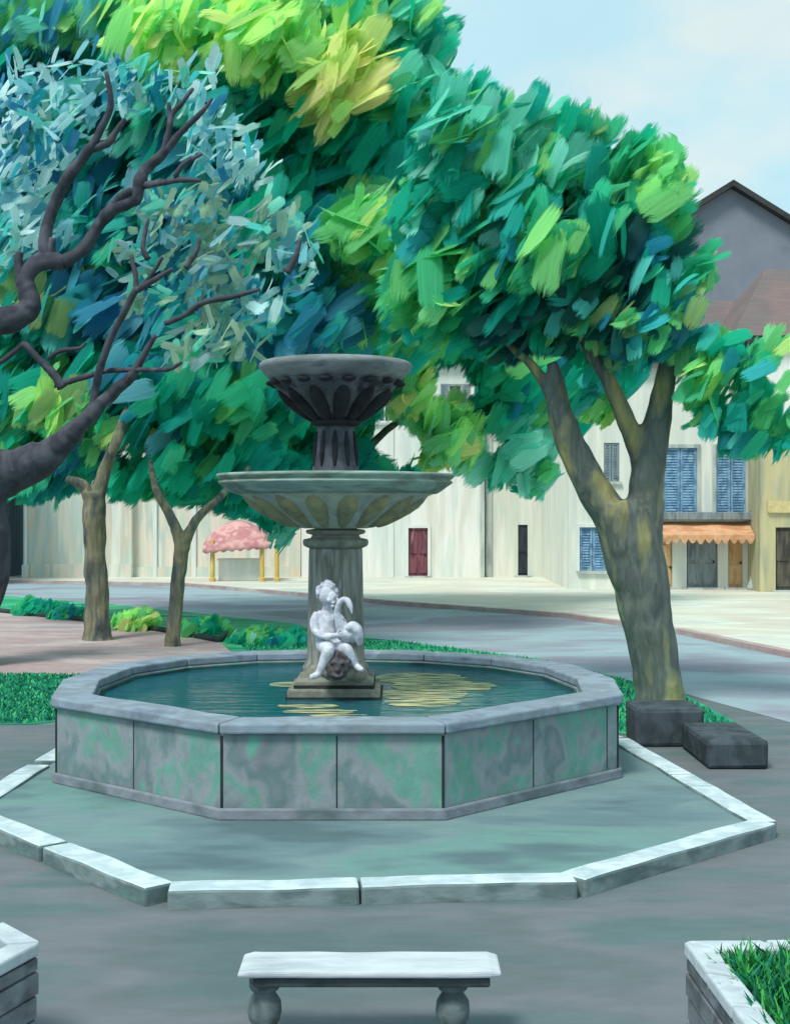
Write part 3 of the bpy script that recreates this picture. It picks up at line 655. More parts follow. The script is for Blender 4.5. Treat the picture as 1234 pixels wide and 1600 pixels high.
def house(name, label, px0, px1, d, top, depth, wall_mat, roof_mat, rise=2.0, openings=(), group='houses across the road'):
    x0, x1 = P(px0, 0, d).x, P(px1, 0, d).x
    t = thing(name, label, 'house', ((x0 + x1) / 2, d, ZB), group)
    holes = []
    for op in openings:
        a = P(op['x'][0], op['y'][0], d); c = P(op['x'][1], op['y'][1], d)
        z0 = max(ZB + .01, c.z) if op['kind'] != 'door' else ZB + .01
        holes.append((a.x, c.x, z0, a.z))
    hs = [(h[0], h[1], (ZB - .05 if op['kind'] == 'door' else h[2]), h[3]) for h, op in zip(holes, openings)]
    w = wall_with_holes(x0, x1, d, d + .35, ZB - .05, top, hs)
    w.box(x0, x0 + .3, d + .352, d + depth, ZB - .05, top).box(x1 - .3, x1, d + .352, d + depth, ZB - .05, top).box(x0 + .302, x1 - .302, d + depth - .3, d + depth, ZB - .05, top)
    w.box(x0 + .302, x1 - .302, d + .354, d + depth - .302, top - .3, top - .1)
    build('wall', w, wall_mat, t)
    if roof_mat: build('roof', gable_roof(x0, x1, d, d + depth, top, rise), roof_mat, t)
    for h, op in zip(holes, openings):
        k = op['kind']; ins = op.get('inset', .12)
        if k == 'door':
            dr = build('door', MB().box(h[0], h[1], d + ins, d + ins + .08, h[2], h[3]), op['mat'], t)
            pn = MB(); wd = h[1] - h[0]; ht = h[3] - h[2]; n = op.get('leaves', 1)
            for q_ in range(n):
                a0 = h[0] + wd * q_ / n + .1 * wd / n; a1 = h[0] + wd * (q_ + 1) / n - .1 * wd / n
                pn.box(a0, a1, d + ins - .03, d + ins - .002, h[2] + .15, h[2] + ht * .42).box(a0, a1, d + ins - .03, d + ins - .002, h[2] + ht * .48, h[3] - .12)
            build('panel', pn, op['mat'], dr)
            build('handle', MB().ball((h[1] - .12 * wd, d + ins - .05, h[2] + .45 * ht), .04, 10, 6), M['joint'], dr)
            build('step', MB().box(h[0] - .15, h[1] + .15, d - .25, d - .003, ZB - .02, ZB + .06), M['trim'], t)
        else:
            wn = build('window', MB().box(h[0], h[1], d + .16, d + .2, h[2], h[3]), M['glass'], t)
            fr = MB(); wd = h[1] - h[0]
            fr.box(h[0], h[0] + .07, d + .10, d + .158, h[2], h[3]).box(h[1] - .07, h[1], d + .10, d + .158, h[2], h[3]).box(h[0] + .072, h[1] - .072, d + .10, d + .158, h[2], h[2] + .07).box(h[0] + .072, h[1] - .072, d + .10, d + .158, h[3] - .07, h[3])
            fr.box((h[0] + h[1]) / 2 - .03, (h[0] + h[1]) / 2 + .03, d + .1, d + .158, h[2] + .072, h[3] - .072)
            build('frame', fr, M['trim_white'], wn)
            build('sill', MB().box(h[0] - .08, h[1] + .08, d - .1, d - .003, h[2] - .1, h[2] - .005), M['trim'], wn)
            if op.get('closed'):
                for q_ in range(2):
                    a0 = h[0] + wd * .5 * q_ + .012; a1 = h[0] + wd * .5 * (q_ + 1) - .012
                    shutter(a0, a1, h[2] + .01, h[3] - .01, d + .03, op['mat'], t)
            elif op.get('mat'):
                for q_ in range(2):
                    a0, a1 = (h[0] - wd * .52, h[0] - .02) if q_ == 0 else (h[1] + .02, h[1] + wd * .52)
                    shutter(a0, a1, h[2], h[3], d - .06, op['mat'], t)
        if op.get('surround'):
            m_ = .12; s = MB(); s.box(h[0] - m_, h[0] - .002, d - .05, d - .002, h[2], h[3] + m_).box(h[1] + .002, h[1] + m_, d - .05, d - .002, h[2], h[3] + m_).box(h[0] - .0015, h[1] + .0015, d - .05, d - .002, h[3] + .002, h[3] + m_)
            build('surround', s, op['surround'], t)
    return t, x0, x1
def shutter(x0, x1, z0, z1, y, mat, parent):
    mb = MB(); b_ = .07
    mb.box(x0, x0 + b_, y, y + .045, z0, z1).box(x1 - b_, x1, y, y + .045, z0, z1).box(x0 + b_ + .001, x1 - b_ - .001, y, y + .045, z0, z0 + b_).box(x0 + b_ + .001, x1 - b_ - .001, y, y + .045, z1 - b_, z1)
    z = z0 + b_ + .03
    while z < z1 - b_ - .04:
        mb.add([(x0 + b_, y + .006, z), (x1 - b_, y + .006, z), (x1 - b_, y + .04, z + .085), (x0 + b_, y + .04, z + .085)], [(0, 1, 2, 3)]); z += .09
    return build('shutter', mb, mat, parent)
def glass_mat():
    m, nt, b = new_mat('window glass'); b.inputs['Base Color'].default_value = lin((70, 96, 110)); b.inputs['Roughness'].default_value = .15; return m
M['glass'] = glass_mat()
def pil(t, px0, px1, d, z1, mat='trim', proud=.09, z0=ZB):
    a, c = P(px0, 0, d).x, P(px1, 0, d).x
    build('pilaster', MB().box(a, c, d - proud, d - .003, z0, z1), M[mat], t, bevel=.01)

t, x0, x1 = house('house', 'slate blue house at the far left edge beside the dark leaning tree', -200, -56, 47, 7.0, 8, M['wall_slate'], M['roof_grey'])
t, x0, x1 = house('house', 'long cream rendered house behind the pair of thin forked trees', 37, 206, 52, 6.5, 8, M['wall_cream'], M['roof_brown'], openings=[
    dict(kind='window', x=(62, 88), y=(640, 700), mat=M['shutter_grey']), dict(kind='window', x=(160, 186), y=(640, 700), mat=M['shutter_grey'])])
build('base_band', MB().box(x0 + .3, x1, 51.94, 51.997, ZB, .62), M['wall_blush'], t)
build('drainpipe', MB().tube([(Vector((x0 + .1, 51.88, .15)), .07), (Vector((x0 + .1, 51.88, 6.3)), .07)], 10).box(x0, x0 + .22, 51.78, 51.995, .08, .6), M['trim_white'], t)
t, x0, x1 = house('house', 'blush coloured house behind the pink awning on yellow posts', 207, 470, 52.4, 6.2, 8, M['wall_blush'], M['roof_grey'], openings=[
    dict(kind='window', x=(255, 280), y=(640, 700), mat=M['shutter_grey']), dict(kind='window', x=(380, 405), y=(640, 700), mat=M['shutter_grey'])])
build('base_band', MB().box(x0, x1, 52.34, 52.397, ZB, .5), M['wall_cream'], t)
pil(t, 240, 246, 52.4, 5.8, 'trim_white', .1); pil(t, 300, 307, 52.4, 5.8, 'trim_white', .1)
t, x0, x1 = house('house', 'white house with a red brown door right of the fountain column', 471, 757, 52, 8.6, 9, M['wall_white'], M['roof_grey'], openings=[
    dict(kind='door', x=(638, 668), y=(825, 908), mat=M['door_red'], leaves=2, surround=M['trim_white'], inset=.06),
    dict(kind='window', x=(590, 612), y=(600, 660), mat=M['shutter_grey']), dict(kind='window', x=(700, 722), y=(600, 660), mat=M['shutter_grey'])])
pil(t, 750, 756.5, 52, 8.3, 'trim'); pil(t, 606, 615, 52, 8.3, 'trim_white', .05)
t, x0, x1 = house('house', 'beige white house with a narrow dark door and pale pilasters', 758, 884, 52.3, 8.2, 9, M['wall_beige'], M['roof_brown'], openings=[
    dict(kind='door', x=(809, 824), y=(820, 908), mat=M['door_dark'], inset=.05),
    dict(kind='window', x=(790, 812), y=(600, 665), mat=M['shutter_grey']), dict(kind='window', x=(842, 864), y=(600, 665), mat=M['shutter_grey'])])
pil(t, 759, 768, 52.3, 8.0, 'trim'); pil(t, 872, 883, 52.3, 8.0, 'trim')
# ivory shop house with orange awning
DA = 44
t, x0, x1 = house('shop_house', 'ivory two storey house with blue shutters and an orange shop awning', 888, 1186, DA, 7.6, 9, M['wall_ivory'], M['roof_brown'], rise=2.6, openings=[
    dict(kind='window', x=(1036, 1088), y=(700, 803), mat=M['shutter_blue'], closed=True, surround=M['trim']),
    dict(kind='window', x=(1118, 1164), y=(700, 803), mat=M['shutter_blue'], closed=True, surround=M['trim']),
    dict(kind='window', x=(943, 967), y=(692, 752), mat=M['shutter_grey'], closed=True),
    dict(kind='window', x=(905, 946), y=(824, 892), mat=M['shutter_blue'], closed=True, surround=M['trim_white']),
    dict(kind='door', x=(1072, 1121), y=(826, 935), mat=M['door_grey'], leaves=2),
    dict(kind='door', x=(1031, 1050), y=(846, 935), mat=M['orange']),
    dict(kind='door', x=(1137, 1160), y=(830, 935), mat=M['orange'])])
a, c = P(1018, 800, DA), P(1172, 812, DA)
build('ledge', MB().box(a.x, c.x, DA - .45, DA - .003, c.z, a.z), M['door_grey'], t, bevel=.02)
def awning(xa, xb, d, zt, zb, out, mat, parent, scallops=11):
    mb = MB(); n = scallops * 6; vs = []
    for k in range(n + 1):
        u = k / n; x = xa + (xb - xa) * u; sc = abs(math.sin(PI * u * scallops)) * .16 + .06 * mnoise.noise(Vector((u * 9, 0, 0)))
        sag = .03 * math.sin(PI * u * 4)
        vs += [(x, d - .02, zt), (x, d - out * .5, (zt + zb) / 2 + .03 + sag), (x, d - out, zb), (x, d - out - .01, zb - .12 - sc)]
    fs = [(4 * k + j, 4 * k + j + 1, 4 * k + 5 + j, 4 * k + 4 + j) for k in range(n) for j in range(3)]
    o = build('awning', mb.add(vs, fs), mat, parent)
    m_ = o.modifiers.new('thick', 'SOLIDIFY'); m_.thickness = .02
    return o
aw = awning(P(1027, 0, DA).x, P(1166, 0, DA).x, DA - .01, P(0, 815, DA).z, P(0, 836, DA - .9).z, .95, M['awning_orange'], t)
dp = P(1176, 0, DA).x
build('drainpipe', MB().tube([(Vector((dp, DA - .16, .1)), .14), (Vector((dp, DA - .16, 7.4)), .14)], 12).lathe([(.3, .1), (.3, .2), (.2, .45), (.16, .75)], (dp, DA - .34), 16), M['pipe'], t, smooth=True)
build('bracket', MB().ball((dp - .1, DA - .32, P(0, 803, DA).z), (.1, .08, .24), 10, 8), M['joint'], t, smooth=True)
t, x0, x1 = house('house', 'sand coloured house with a dark doorway at the right picture edge', 1187, 1420, 42.5, 8.2, 9, M['wall_sand'], None, openings=[
    dict(kind='door', x=(1211, 1262), y=(824, 940), mat=M['door_brown'], leaves=2, inset=.1), dict(kind='window', x=(1300, 1350), y=(680, 790), mat=M['shutter_blue'])])
a, c = P(1198, 783, 42.5), P(1275, 801, 42.5)
build('lintel', MB().box(a.x, c.x, 42.4, 42.497, c.z, a.z), M['sandstone'], t)
# upper white band + hipped brown roof
xr0, xr1, yr0, yr1, zr = x0 - 1.0, x1 + .5, 42.0, 52.0, 8.25
rise, run = 3.0, 2.4
vs = [(xr0, yr0, zr), (xr1, yr0, zr), (xr1, yr1, zr), (xr0, yr1, zr), (xr0 + run, (yr0 + yr1) / 2, zr + rise), (xr1 - run, (yr0 + yr1) / 2, zr + rise)]
mb = MB().add(vs, [(0, 1, 5, 4), (1, 2, 5), (2, 3, 4, 5), (3, 0, 4), (3, 2, 1, 0)])
build('roof', mb, M['roof_brown'], t)
build('eave', MB().box(xr0 + .04, xr1 - .04, yr0 + .04, yr1 - .04, zr - .18, zr - .003), M['roof_dark'], t)
build('upper_band', MB().box(x0 + .02, x1, 42.38, 42.46, 4.9, 8.06), M['wall_white'], t)
# mauve gabled house behind
DC = 58; apx = P(1141, 287, DC); hw = 6.6; sl = .62; ze = apx.z - hw * sl
t = thing('house', 'tall mauve grey gabled house rising behind the brown roof', 'house', (apx.x, DC, ZB), 'houses across the road')
vs = []
for y in (DC, DC + 12): vs += [(apx.x - hw, y, 0), (apx.x + hw, y, 0), (apx.x + hw, y, ze), (apx.x, y, apx.z - .22), (apx.x - hw, y, ze)]
build('wall', MB().add(vs, [(0, 1, 2, 3, 4), (9, 8, 7, 6, 5), (1, 0, 5, 6), (2, 1, 6, 7), (3, 2, 7, 8), (4, 3, 8, 9), (0, 4, 9, 5)]), M['wall_mauve'], t)
rf = MB()
for s in (-1, 1):
    q0 = (apx.x, apx.z - .2); q1 = (apx.x + s * (hw + .6), apx.z - .2 - (hw + .6) * sl)
    vs = [(q0[0], DC - .5, q0[1]), (q1[0], DC - .5, q1[1]), (q1[0], DC + 12.5, q1[1]), (q0[0], DC + 12.5, q0[1])]; vs += [(x, y, z + .26) for x, y, z in vs]
    f = [(0, 1, 2, 3), (7, 6, 5, 4), (4, 5, 1, 0), (5, 6, 2, 1), (6, 7, 3, 2), (7, 4, 0, 3)]
    rf.add(vs, f if s < 0 else [q_[::-1] for q_ in f])
build('roof', rf, M['roof_dark'], t)

# pink awning stall and green parasol in front of the blush house
DS = 49.2
a, c = P(320, 0, DS).x, P(424, 0, DS).x
st = thing('market_stall', 'stall under a rosy pink awning on yellow posts by the blush house', 'stall', ((a + c) / 2, DS, ZB))
mb = MB(); n = 40; vs = []
for k in range(n + 1):
    u = k / n; x = a + (c - a) * u; hump = math.sin(PI * (u * .86 + .07)) ** .8; zt = P(0, 850 - 34 * hump - 4 * math.sin(5 * u), DS).z
    zb = P(0, 862 - 8 * u + 3 * math.sin(PI * 8 * u) ** 2, DS).z
    vs += [(x, DS + 1.3, zt), (x, DS + .5, zt - .05), (x, DS - .5, zb + .22), (x, DS - .55, zb)]
o = build('awning', mb.add(vs, [(4 * k + j, 4 * k + j + 1, 4 * k + 5 + j, 4 * k + 4 + j) for k in range(n) for j in range(3)]), M['awning_pink'], st, smooth=True)
m_ = o.modifiers.new('thick', 'SOLIDIFY'); m_.thickness = .03
for px in (334, 411, 434):
    x = P(px, 0, DS).x; build('post', MB().lathe([(.12, ZB), (.12, .22), (.085, .26), (.085, 1.6)], (x, DS - .3), 12), M['yellow'], st)
build('counter', MB().box(a + .5, c - .4, DS + .1, DS + .7, ZB, .85).box(a + .45, c - .35, DS + .05, DS + .75, .852, .92), M['wall_white'], st, bevel=.02)

# ------------------------------------------------------------------ trees
PAL = {
 'EM': [(20, 172, 138), (34, 184, 148), (60, 192, 150), (16, 158, 132), (30, 164, 150)],
 'MID': [(92, 192, 124), (112, 200, 126), (126, 206, 130), (76, 182, 132), (60, 182, 138)],
 'LIME': [(168, 228, 140), (146, 222, 136), (190, 230, 136), (124, 212, 134), (136, 214, 150)],
 'YEL': [(216, 232, 142), (226, 228, 150), (204, 228, 136), (222, 216, 148), (180, 226, 136)],
 'TEAL': [(40, 156, 168), (60, 176, 182), (92, 198, 192), (36, 134, 162), (62, 188, 176)],
 'BLUE': [(64, 146, 180), (88, 168, 194), (56, 128, 168), (110, 186, 204), (74, 162, 180)],
 'PALE': [(168, 214, 220), (196, 230, 232), (134, 196, 206), (160, 204, 194), (116, 182, 194), (206, 234, 234)],
 'PALE2': [(160, 190, 168), (180, 208, 182), (132, 178, 190), (146, 180, 160), (170, 200, 204)],
 'DARK': [(30, 92, 90), (46, 106, 100), (26, 78, 84), (54, 112, 102)],
 'OLIVE': [(138, 174, 116), (152, 184, 124), (120, 164, 120)],
 'AQUA': [(112, 214, 190), (136, 222, 202), (98, 200, 178), (152, 226, 208)],
}
def pick(p):
    """p : {'EM':3,'LIME':1}"""
    r = random.uniform(0, sum(p.values()))
    for k, w in p.items():
        r -= w
        if r <= 0: return random.choice(PAL[k])
    return random.choice(PAL[k])
def dab(vs, fs, uvs, cl, c, ax, nm, L_, W_, col):
    ax = ax.normalized(); sd = nm.cross(ax)
    if sd.length < 1e-3: return
    sd.normalize(); nm = ax.cross(sd); o = len(vs)
    rows = (0, .14, .5, .84, 1); wd = (.55, .92, 1, .93, .5); bend = random.uniform(-.12, .28); tw = random.uniform(-.3, .3); sk = random.uniform(-.18, .18)
    vo = random.randint(0, 400); uo = random.randint(0, 60)
    for i, t in enumerate(rows):
        w = W_ * .5 * wd[i] * random.uniform(.88, 1.1)
        for j in (-1, 0, 1):
            dt = random.uniform(-.06, .06) if i in (0, 4) else random.uniform(-.02, .02)
            if i in (0, 4) and j == 0: dt += .05 if i else -.05
            tt = t + dt - .5
            p = c + ax * (tt * L_) + sd * (w * j + sk * tt * L_ * .4) - nm * (bend * L_ * tt * tt) + nm * ((.10 * W_ if j == 0 else 0) + tw * j * tt * W_)
            vs.append(p); cl.append(col); uvs.append((uo + (.002, .5, .998)[j + 1], vo + min(.999, max(.001, t))))
    for i in range(4):
        for j in range(2): fs.append((o + i * 3 + j, o + i * 3 + j + 1, o + i * 3 + j + 4, o + i * 3 + j + 3))
def crown(name, ells, parent, mat, gaps=(), dirv=(.62, 0, .78), spread=.34, face=.5, label=None):
    org = ORG[parent.name]; vs = []; fs = []; uvs = []; cl = []
    D = Vector(dirv)
    for (px, py, d, rx, ry, rd, n, Lr, asp, pal) in ells:
        c = P(px, py, d); k = d / F; R = Vector((rx * k, rd, ry * k)); got = 0; tries = 0; n = int(n * 1.35)
        ph = Vector((px * .01, py * .013, d))
        while got < n and tries < n * 12:
            tries += 1
            v = Vector((random.gauss(0, 1), random.gauss(0, 1), random.gauss(0, 1))).normalized()
            r = random.random() ** .42
            r *= 1 + .22 * mnoise.noise(v * 2.2 + ph)                         # uneven outline
            p = c + Vector((v.x * R.x, v.y * R.y, v.z * R.z)) * r
            qx, qy = 617 + p.x / p.y * F, 800 - (p.z - H) / p.y * F
            if any(((qx - g_[0]) / g_[2]) ** 2 + ((qy - g_[1]) / g_[3]) ** 2 < 1 for g_ in gaps): continue
            got += 1
            L_ = random.uniform(*Lr); W_ = L_ * random.uniform(*asp)
            ax = D + Vector((random.gauss(0, spread), random.gauss(0, spread), random.gauss(0, spread)))
            out = Vector((v.x / R.x, v.y / R.y, v.z / R.z)).normalized()
            nm = out * face + Vector((random.gauss(0, .5), random.gauss(0, .5), random.gauss(0, .5))) + Vector((-.15, -.35, .5))
            # neighbours share a tint : clumps
            sd_ = random.getstate(); random.seed(int((mnoise.noise(p * (.8 / max(.6, Lr[1])) + ph) + 1) * 9) * 7919 + int(px)); base = pick(pal); random.setstate(sd_)
            if random.random() < .28: base = pick(pal)
            j = random.uniform(.92, 1.08); col = lin([min(255, x * j) for x in base])
            dab(vs, fs, uvs, cl, p - org, ax, nm, L_, W_, col)
    me = bpy.data.meshes.new(name); me.from_pydata(vs, [], fs); me.update()
    at = me.color_attributes.new('leaf_colour', 'FLOAT_COLOR', 'POINT'); at.data.foreach_set('color', [q_ for c_ in cl for q_ in c_])
    ul = me.uv_layers.new(name='UVMap'); idx = [0] * len(me.loops); me.loops.foreach_get('vertex_index', idx)
    ul.data.foreach_set('uv', [q_ for i in idx for q_ in uvs[i]])
    me.polygons.foreach_set('use_smooth', [True] * len(me.polygons))
    o = link(name, me, mat, parent, org)
    return o
def limb(d, pts, n=12, wob=.2, seed=0):
    """pts (px, py, radius px[, depth offset])"""
    return MB().tube([(P(q_[0], q_[1], d + (q_[3] if len(q_) > 3 else 0)), q_[2] * d / F) for q_ in pts], n, wob, seed)
def join(*ms):
    r = MB()
    for m_ in ms: r.add(m_.v, m_.f)
    return r

# right tree, forked mottled plane
d4 = 18.1
t4 = thing('plane_tree', 'big forked tree with mottled ochre bark right of the basin', 'tree', tuple(P(1030, 1100, d4).xy) + (0,))
tr = join(limb(d4, [(1036, 1122, 52), (1031, 1096, 40), (1024, 1040, 37), (1013, 980, 39), (1001, 915, 43), (985, 850, 47), (972, 800, 46), (968, 782, 38)], 18, .12, 1),
          limb(d4, [(975, 850, 34), (950, 800, 29), (922, 755, 27), (892, 695, 23), (873, 640, 20), (868, 600, 15), (862, 566, 8)], 14, .12, 2),
          limb(d4, [(1000, 850, 34), (1006, 800, 30), (1012, 740, 27), (1022, 680, 24), (1034, 620, 18), (1044, 555, 14), (1050, 470, 9, .3)], 14, .12, 3),
          limb(d4, [(1004, 770, 20), (1004, 725, 19), (992, 690, 17), (975, 650, 15), (948, 590, 12), (914, 535, 9), (890, 460, 6, .3)], 12, .12, 4),
          limb(d4, [(876, 650, 14), (858, 612, 10), (830, 570, 8), (794, 538, 5), (750, 480, 3, .3)], 10, .1, 5))
build('trunk', tr, M['bark_plane'], t4, remesh=.03, smooth_it=2, smooth=True)
BIG = (.36, .86); MED = (.26, .56); ASP = (.36, .56)
E4 = [
 (722, 228, d4, 72, 92, 1.3, 150, BIG, ASP, {'AQUA': 2, 'MID': 2, 'EM': 2, 'TEAL': 1}),
 (798, 268, d4 + .3, 76, 96, 1.4, 170, BIG, ASP, {'TEAL': 1.5, 'MID': 2, 'EM': 3, 'AQUA': .6}),
 (878, 275, d4 + .4, 72, 95, 1.4, 165, BIG, ASP, {'MID': 3, 'EM': 2, 'AQUA': 1, 'OLIVE': .6}),
 (950, 300, d4 + .3, 66, 85, 1.3, 150, BIG, ASP, {'MID': 3, 'LIME': 1, 'EM': 1.5, 'OLIVE': .7}),
 (1018, 322, d4, 44, 72, 1.1, 105, BIG, ASP, {'MID': 4, 'LIME': 1, 'OLIVE': .7}),
 (690, 340, d4 + .4, 80, 100, 1.3, 170, BIG, ASP, {'EM': 3, 'AQUA': 1, 'MID': 1, 'TEAL': 1}),
 (800, 390, d4 + .2, 110, 90, 1.5, 220, BIG, ASP, {'EM': 3.5, 'DARK': 1.2, 'MID': 1.5, 'TEAL': 1}),
 (860, 385, d4 - 1.2, 45, 45, .5, 34, BIG, ASP, {'MID': 3, 'LIME': 1}),
 (925, 400, d4 + .2, 100, 80, 1.5, 200, BIG, ASP, {'EM': 2.6, 'DARK': 1, 'TEAL': 1.6, 'MID': 1}),
 (1005, 430, d4, 62, 66, 1.2, 125, BIG, ASP, {'TEAL': 1.6, 'MID': 2, 'EM': 2.4, 'DARK': .4}),
 (690, 450, d4 + .3, 85, 75, 1.2, 170, BIG, ASP, {'MID': 3, 'EM': 2, 'LIME': 1.4}),
 (790, 490, d4 + .5, 95, 60, 1.2, 160, BIG, ASP, {'EM': 4, 'DARK': 1.4, 'TEAL': 1}),
 (880, 490, d4 + .3, 90, 50, 1.2, 150, BIG, ASP, {'DARK': 3, 'EM': 2, 'MID': 1, 'TEAL': 1}),
 (985, 515, d4 - .6, 75, 45, .8, 90, MED, ASP, {'OLIVE': 2, 'MID': 2, 'TEAL': 1, 'DARK': 1}),
 (1050, 490, d4 - .2, 48, 50, .9, 60, MED, ASP, {'OLIVE': 1, 'MID': 2, 'TEAL': 2, 'BLUE': .5}),
 (1095, 425, d4, 26, 36, .7, 20, MED, ASP, {'MID': 2, 'LIME': 1, 'EM': 1}),
 (1105, 548, d4 - .4, 50, 38, .8, 36, MED, ASP, {'MID': 2, 'EM': 2, 'TEAL': 1, 'LIME': .7}),
 (1098, 600, d4 - .5, 42, 40, .7, 30, MED, ASP, {'EM': 2, 'MID': 2, 'LIME': .8, 'TEAL': 1}),
 (1165, 605, d4 - .4, 55, 42, .8, 36, MED, ASP, {'EM': 2, 'MID': 2, 'LIME': 1, 'TEAL': 1}),
 (1200, 550, d4 - .2, 38, 24, .7, 14, MED, ASP, {'MID': 2, 'LIME': .6, 'TEAL': 1}),
 (1120, 650, d4 - .4, 50, 22, .7, 26, MED, ASP, {'EM': 3, 'TEAL': 1, 'MID': 1.5}),
 (1195, 652, d4 - .4, 46, 32, .8, 30, MED, ASP, {'MID': 3, 'EM': 2, 'TEAL': 1}),
 (1150, 690, d4 - .3, 46, 18, .6, 18, MED, ASP, {'EM': 2, 'TEAL': 2, 'MID': 1}),
 (1205, 694, d4 - .3, 36, 20, .6, 16, MED, ASP, {'EM': 2, 'MID': 1}),
 (935, 640, d4 + .5, 26, 26, .4, 16, (.25, .4), ASP, {'LIME': 2, 'MID': 1}),
 (960, 560, d4 + .9, 80, 40, .6, 60, MED, ASP, {'EM': 4, 'TEAL': 1}),
]
crown('crown', E4, t4, M['leaf'], gaps=[(1142, 610, 12, 12), (1085, 645, 14, 8), (1013, 580, 12, 10), (1165, 320, 48, 70), (1200, 430, 45, 62)])

# left tree with dark twisted boughs and silvery blue sprays
d1 = 23.0
t1 = thing('old_tree', 'dark twisted tree with silvery blue leaves leaning in from the left edge', 'tree', ((-75 - 617) / F * d1, d1, 0))
def LB(*pts, n=12, seed=0): return limb(d1, pts, n, .28, seed)
trunk = join(LB((-85, 1050, 75), (-70, 1000, 62), (-50, 900, 54), (-44, 820, 54), (-30, 765, 47), (0, 742, 40), (40, 728, 33), (75, 712, 25), (100, 690, 20), (120, 668, 15), n=16, seed=3),
             LB((-60, 860, 40), (-75, 700, 40), (-70, 580, 34), (-45, 515, 28), (0, 502, 24), (30, 494, 20), (48, 478, 17), (42, 452, 15), (40, 432, 14), (58, 412, 14), (85, 408, 14), (104, 410, 11), seed=5))
build('trunk', trunk, M['bark_dark'], t1, remesh=.035, smooth_it=1, smooth=True)
for k, pts in enumerate([
   [(112, 678, 16), (145, 645, 12.5), (175, 615, 10), (205, 588, 8, -.2), (222, 560, 6, -.3), (243, 524, 4, -.4)],
   [(144, 648, 8), (150, 610, 6.5), (157, 575, 6, -.2), (175, 525, 5.5, -.3), (200, 478, 5.5, -.5), (214, 450, 5, -.6)],
   [(212, 455, 5, -.6), (240, 438, 4.5, -.7), (270, 420, 3, -.8)],
   [(213, 455, 4.5, -.6), (212, 430, 4, -.6), (205, 398, 3, -.6)], [(222, 448, 4, -.6), (240, 425, 3.5, -.7), (254, 402, 2.5, -.8)],
   [(98, 606, 8), (85, 585, 7), (62, 562, 6), (38, 536, 5)], [(40, 536, 5), (20, 552, 4.5), (0, 567, 4)],
   [(92, 600, 5), (130, 590, 4.5), (165, 580, 4), (215, 578, 4, -.3), (262, 577, 4, -.4), (284, 566, 2.5, -.5)],
   [(75, 560, 4), (95, 548, 4), (125, 544, 3), (135, 535, 2)],
   [(258, 506, 4, -.6), (290, 492, 4.5, -.7), (320, 472, 4.5, -.8), (362, 464, 4, -.8), (406, 452, 2.5, -.9)],
   [(74, 405, 11), (70, 372, 10), (84, 325, 9.5), (104, 282, 9, -.2), (135, 240, 8, -.4), (153, 212, 6, -.5), (173, 165, 5, -.6), (166, 112, 3, -.7)],
   [(138, 236, 6, -.4), (168, 224, 6, -.5), (180, 208, 5, -.5), (196, 186, 3, -.6)],
   [(100, 410, 11), (130, 390, 9.5), (158, 348, 10), (178, 326, 11, -.2), (210, 312, 10, -.3), (219, 284, 10, -.4), (228, 264, 9, -.4), (252, 243, 8, -.5), (285, 205, 5, -.6), (316, 175, 4, -.7), (332, 154, 2.5, -.7)],
   [(256, 240, 6, -.5), (264, 205, 5, -.6), (270, 178, 4.5, -.6), (286, 160, 3.5, -.7), (302, 138, 2.5, -.7)], [(266, 192, 4, -.6), (264, 160, 3, -.6)],
   [(224, 290, 6, -.4), (255, 285, 5, -.5), (280, 281, 4.5, -.6), (314, 282, 3, -.7)], [(274, 276, 4, -.6), (288, 256, 4, -.7), (316, 240, 3, -.8)],
   [(172, 328, 7, -.2), (188, 308, 6, -.3), (206, 297, 5, -.4)], [(34, 436, 9), (30, 415, 7), (31, 394, 6)], [(80, 400, 8), (82, 372, 6)],
   [(448, 426, 7, -1), (460, 406, 5, -1), (470, 372, 3, -1)], [(290, 420, 4, -.8), (308, 392, 3.5, -.8), (312, 372, 3, -.8)], [(232, 405, 5, -.6), (224, 385, 4, -.6), (232, 340, 2.5, -.6)]]):
    build('branch', LB(*pts, n=10, seed=k), M['bark_dark'], t1, smooth=True)
SM = (.26, .52); SA = (.3, .46)
E1 = []
for (px, py, rx, ry, n, pal) in [
   (60, 150, 80, 60, 85, 'PALE'), (170, 120, 60, 55, 60, 'PALE'), (250, 130, 60, 50, 60, 'PALE'), (320, 150, 55, 55, 50, 'PALE'), (50, 235, 70, 50, 90, 'PALE'), (120, 190, 50, 40, 40, 'PALE'),
   (340, 230, 70, 50, 60, 'PALE'), (385, 265, 45, 35, 45, 'PALE'), (30, 300, 50, 40, 55, 'PALE'), (250, 320, 50, 40, 45, 'PALE2'), (60, 370, 60, 40, 50, 'PALE'),
   (330, 330, 55, 45, 55, 'PALE2'), (280, 370, 70, 50, 80, 'PALE2'), (350, 400, 70, 60, 90, 'PALE2'), (430, 350, 50, 50, 55, 'PALE2'), (460, 410, 45, 45, 50, 'PALE'), (250, 450, 60, 45, 60, 'PALE2'),
   (330, 470, 60, 45, 70, 'PALE2'), (400, 470, 50, 40, 45, 'PALE'), (300, 540, 60, 40, 55, 'PALE2'), (370, 530, 50, 35, 40, 'PALE2'), (10, 380, 30, 40, 25, 'PALE'), (200, 400, 40, 40, 25, 'PALE2')]:
    E1.append((px, py, d1 + .9, rx, ry, 1.2, int(n * .66), SM, SA, {pal: 5, 'TEAL': 1.2, 'AQUA': .5, 'BLUE': .6}))
crown('crown', E1, t1, M['leaf_fine'], dirv=(.55, -.1, .7), spread=.55, face=.4)

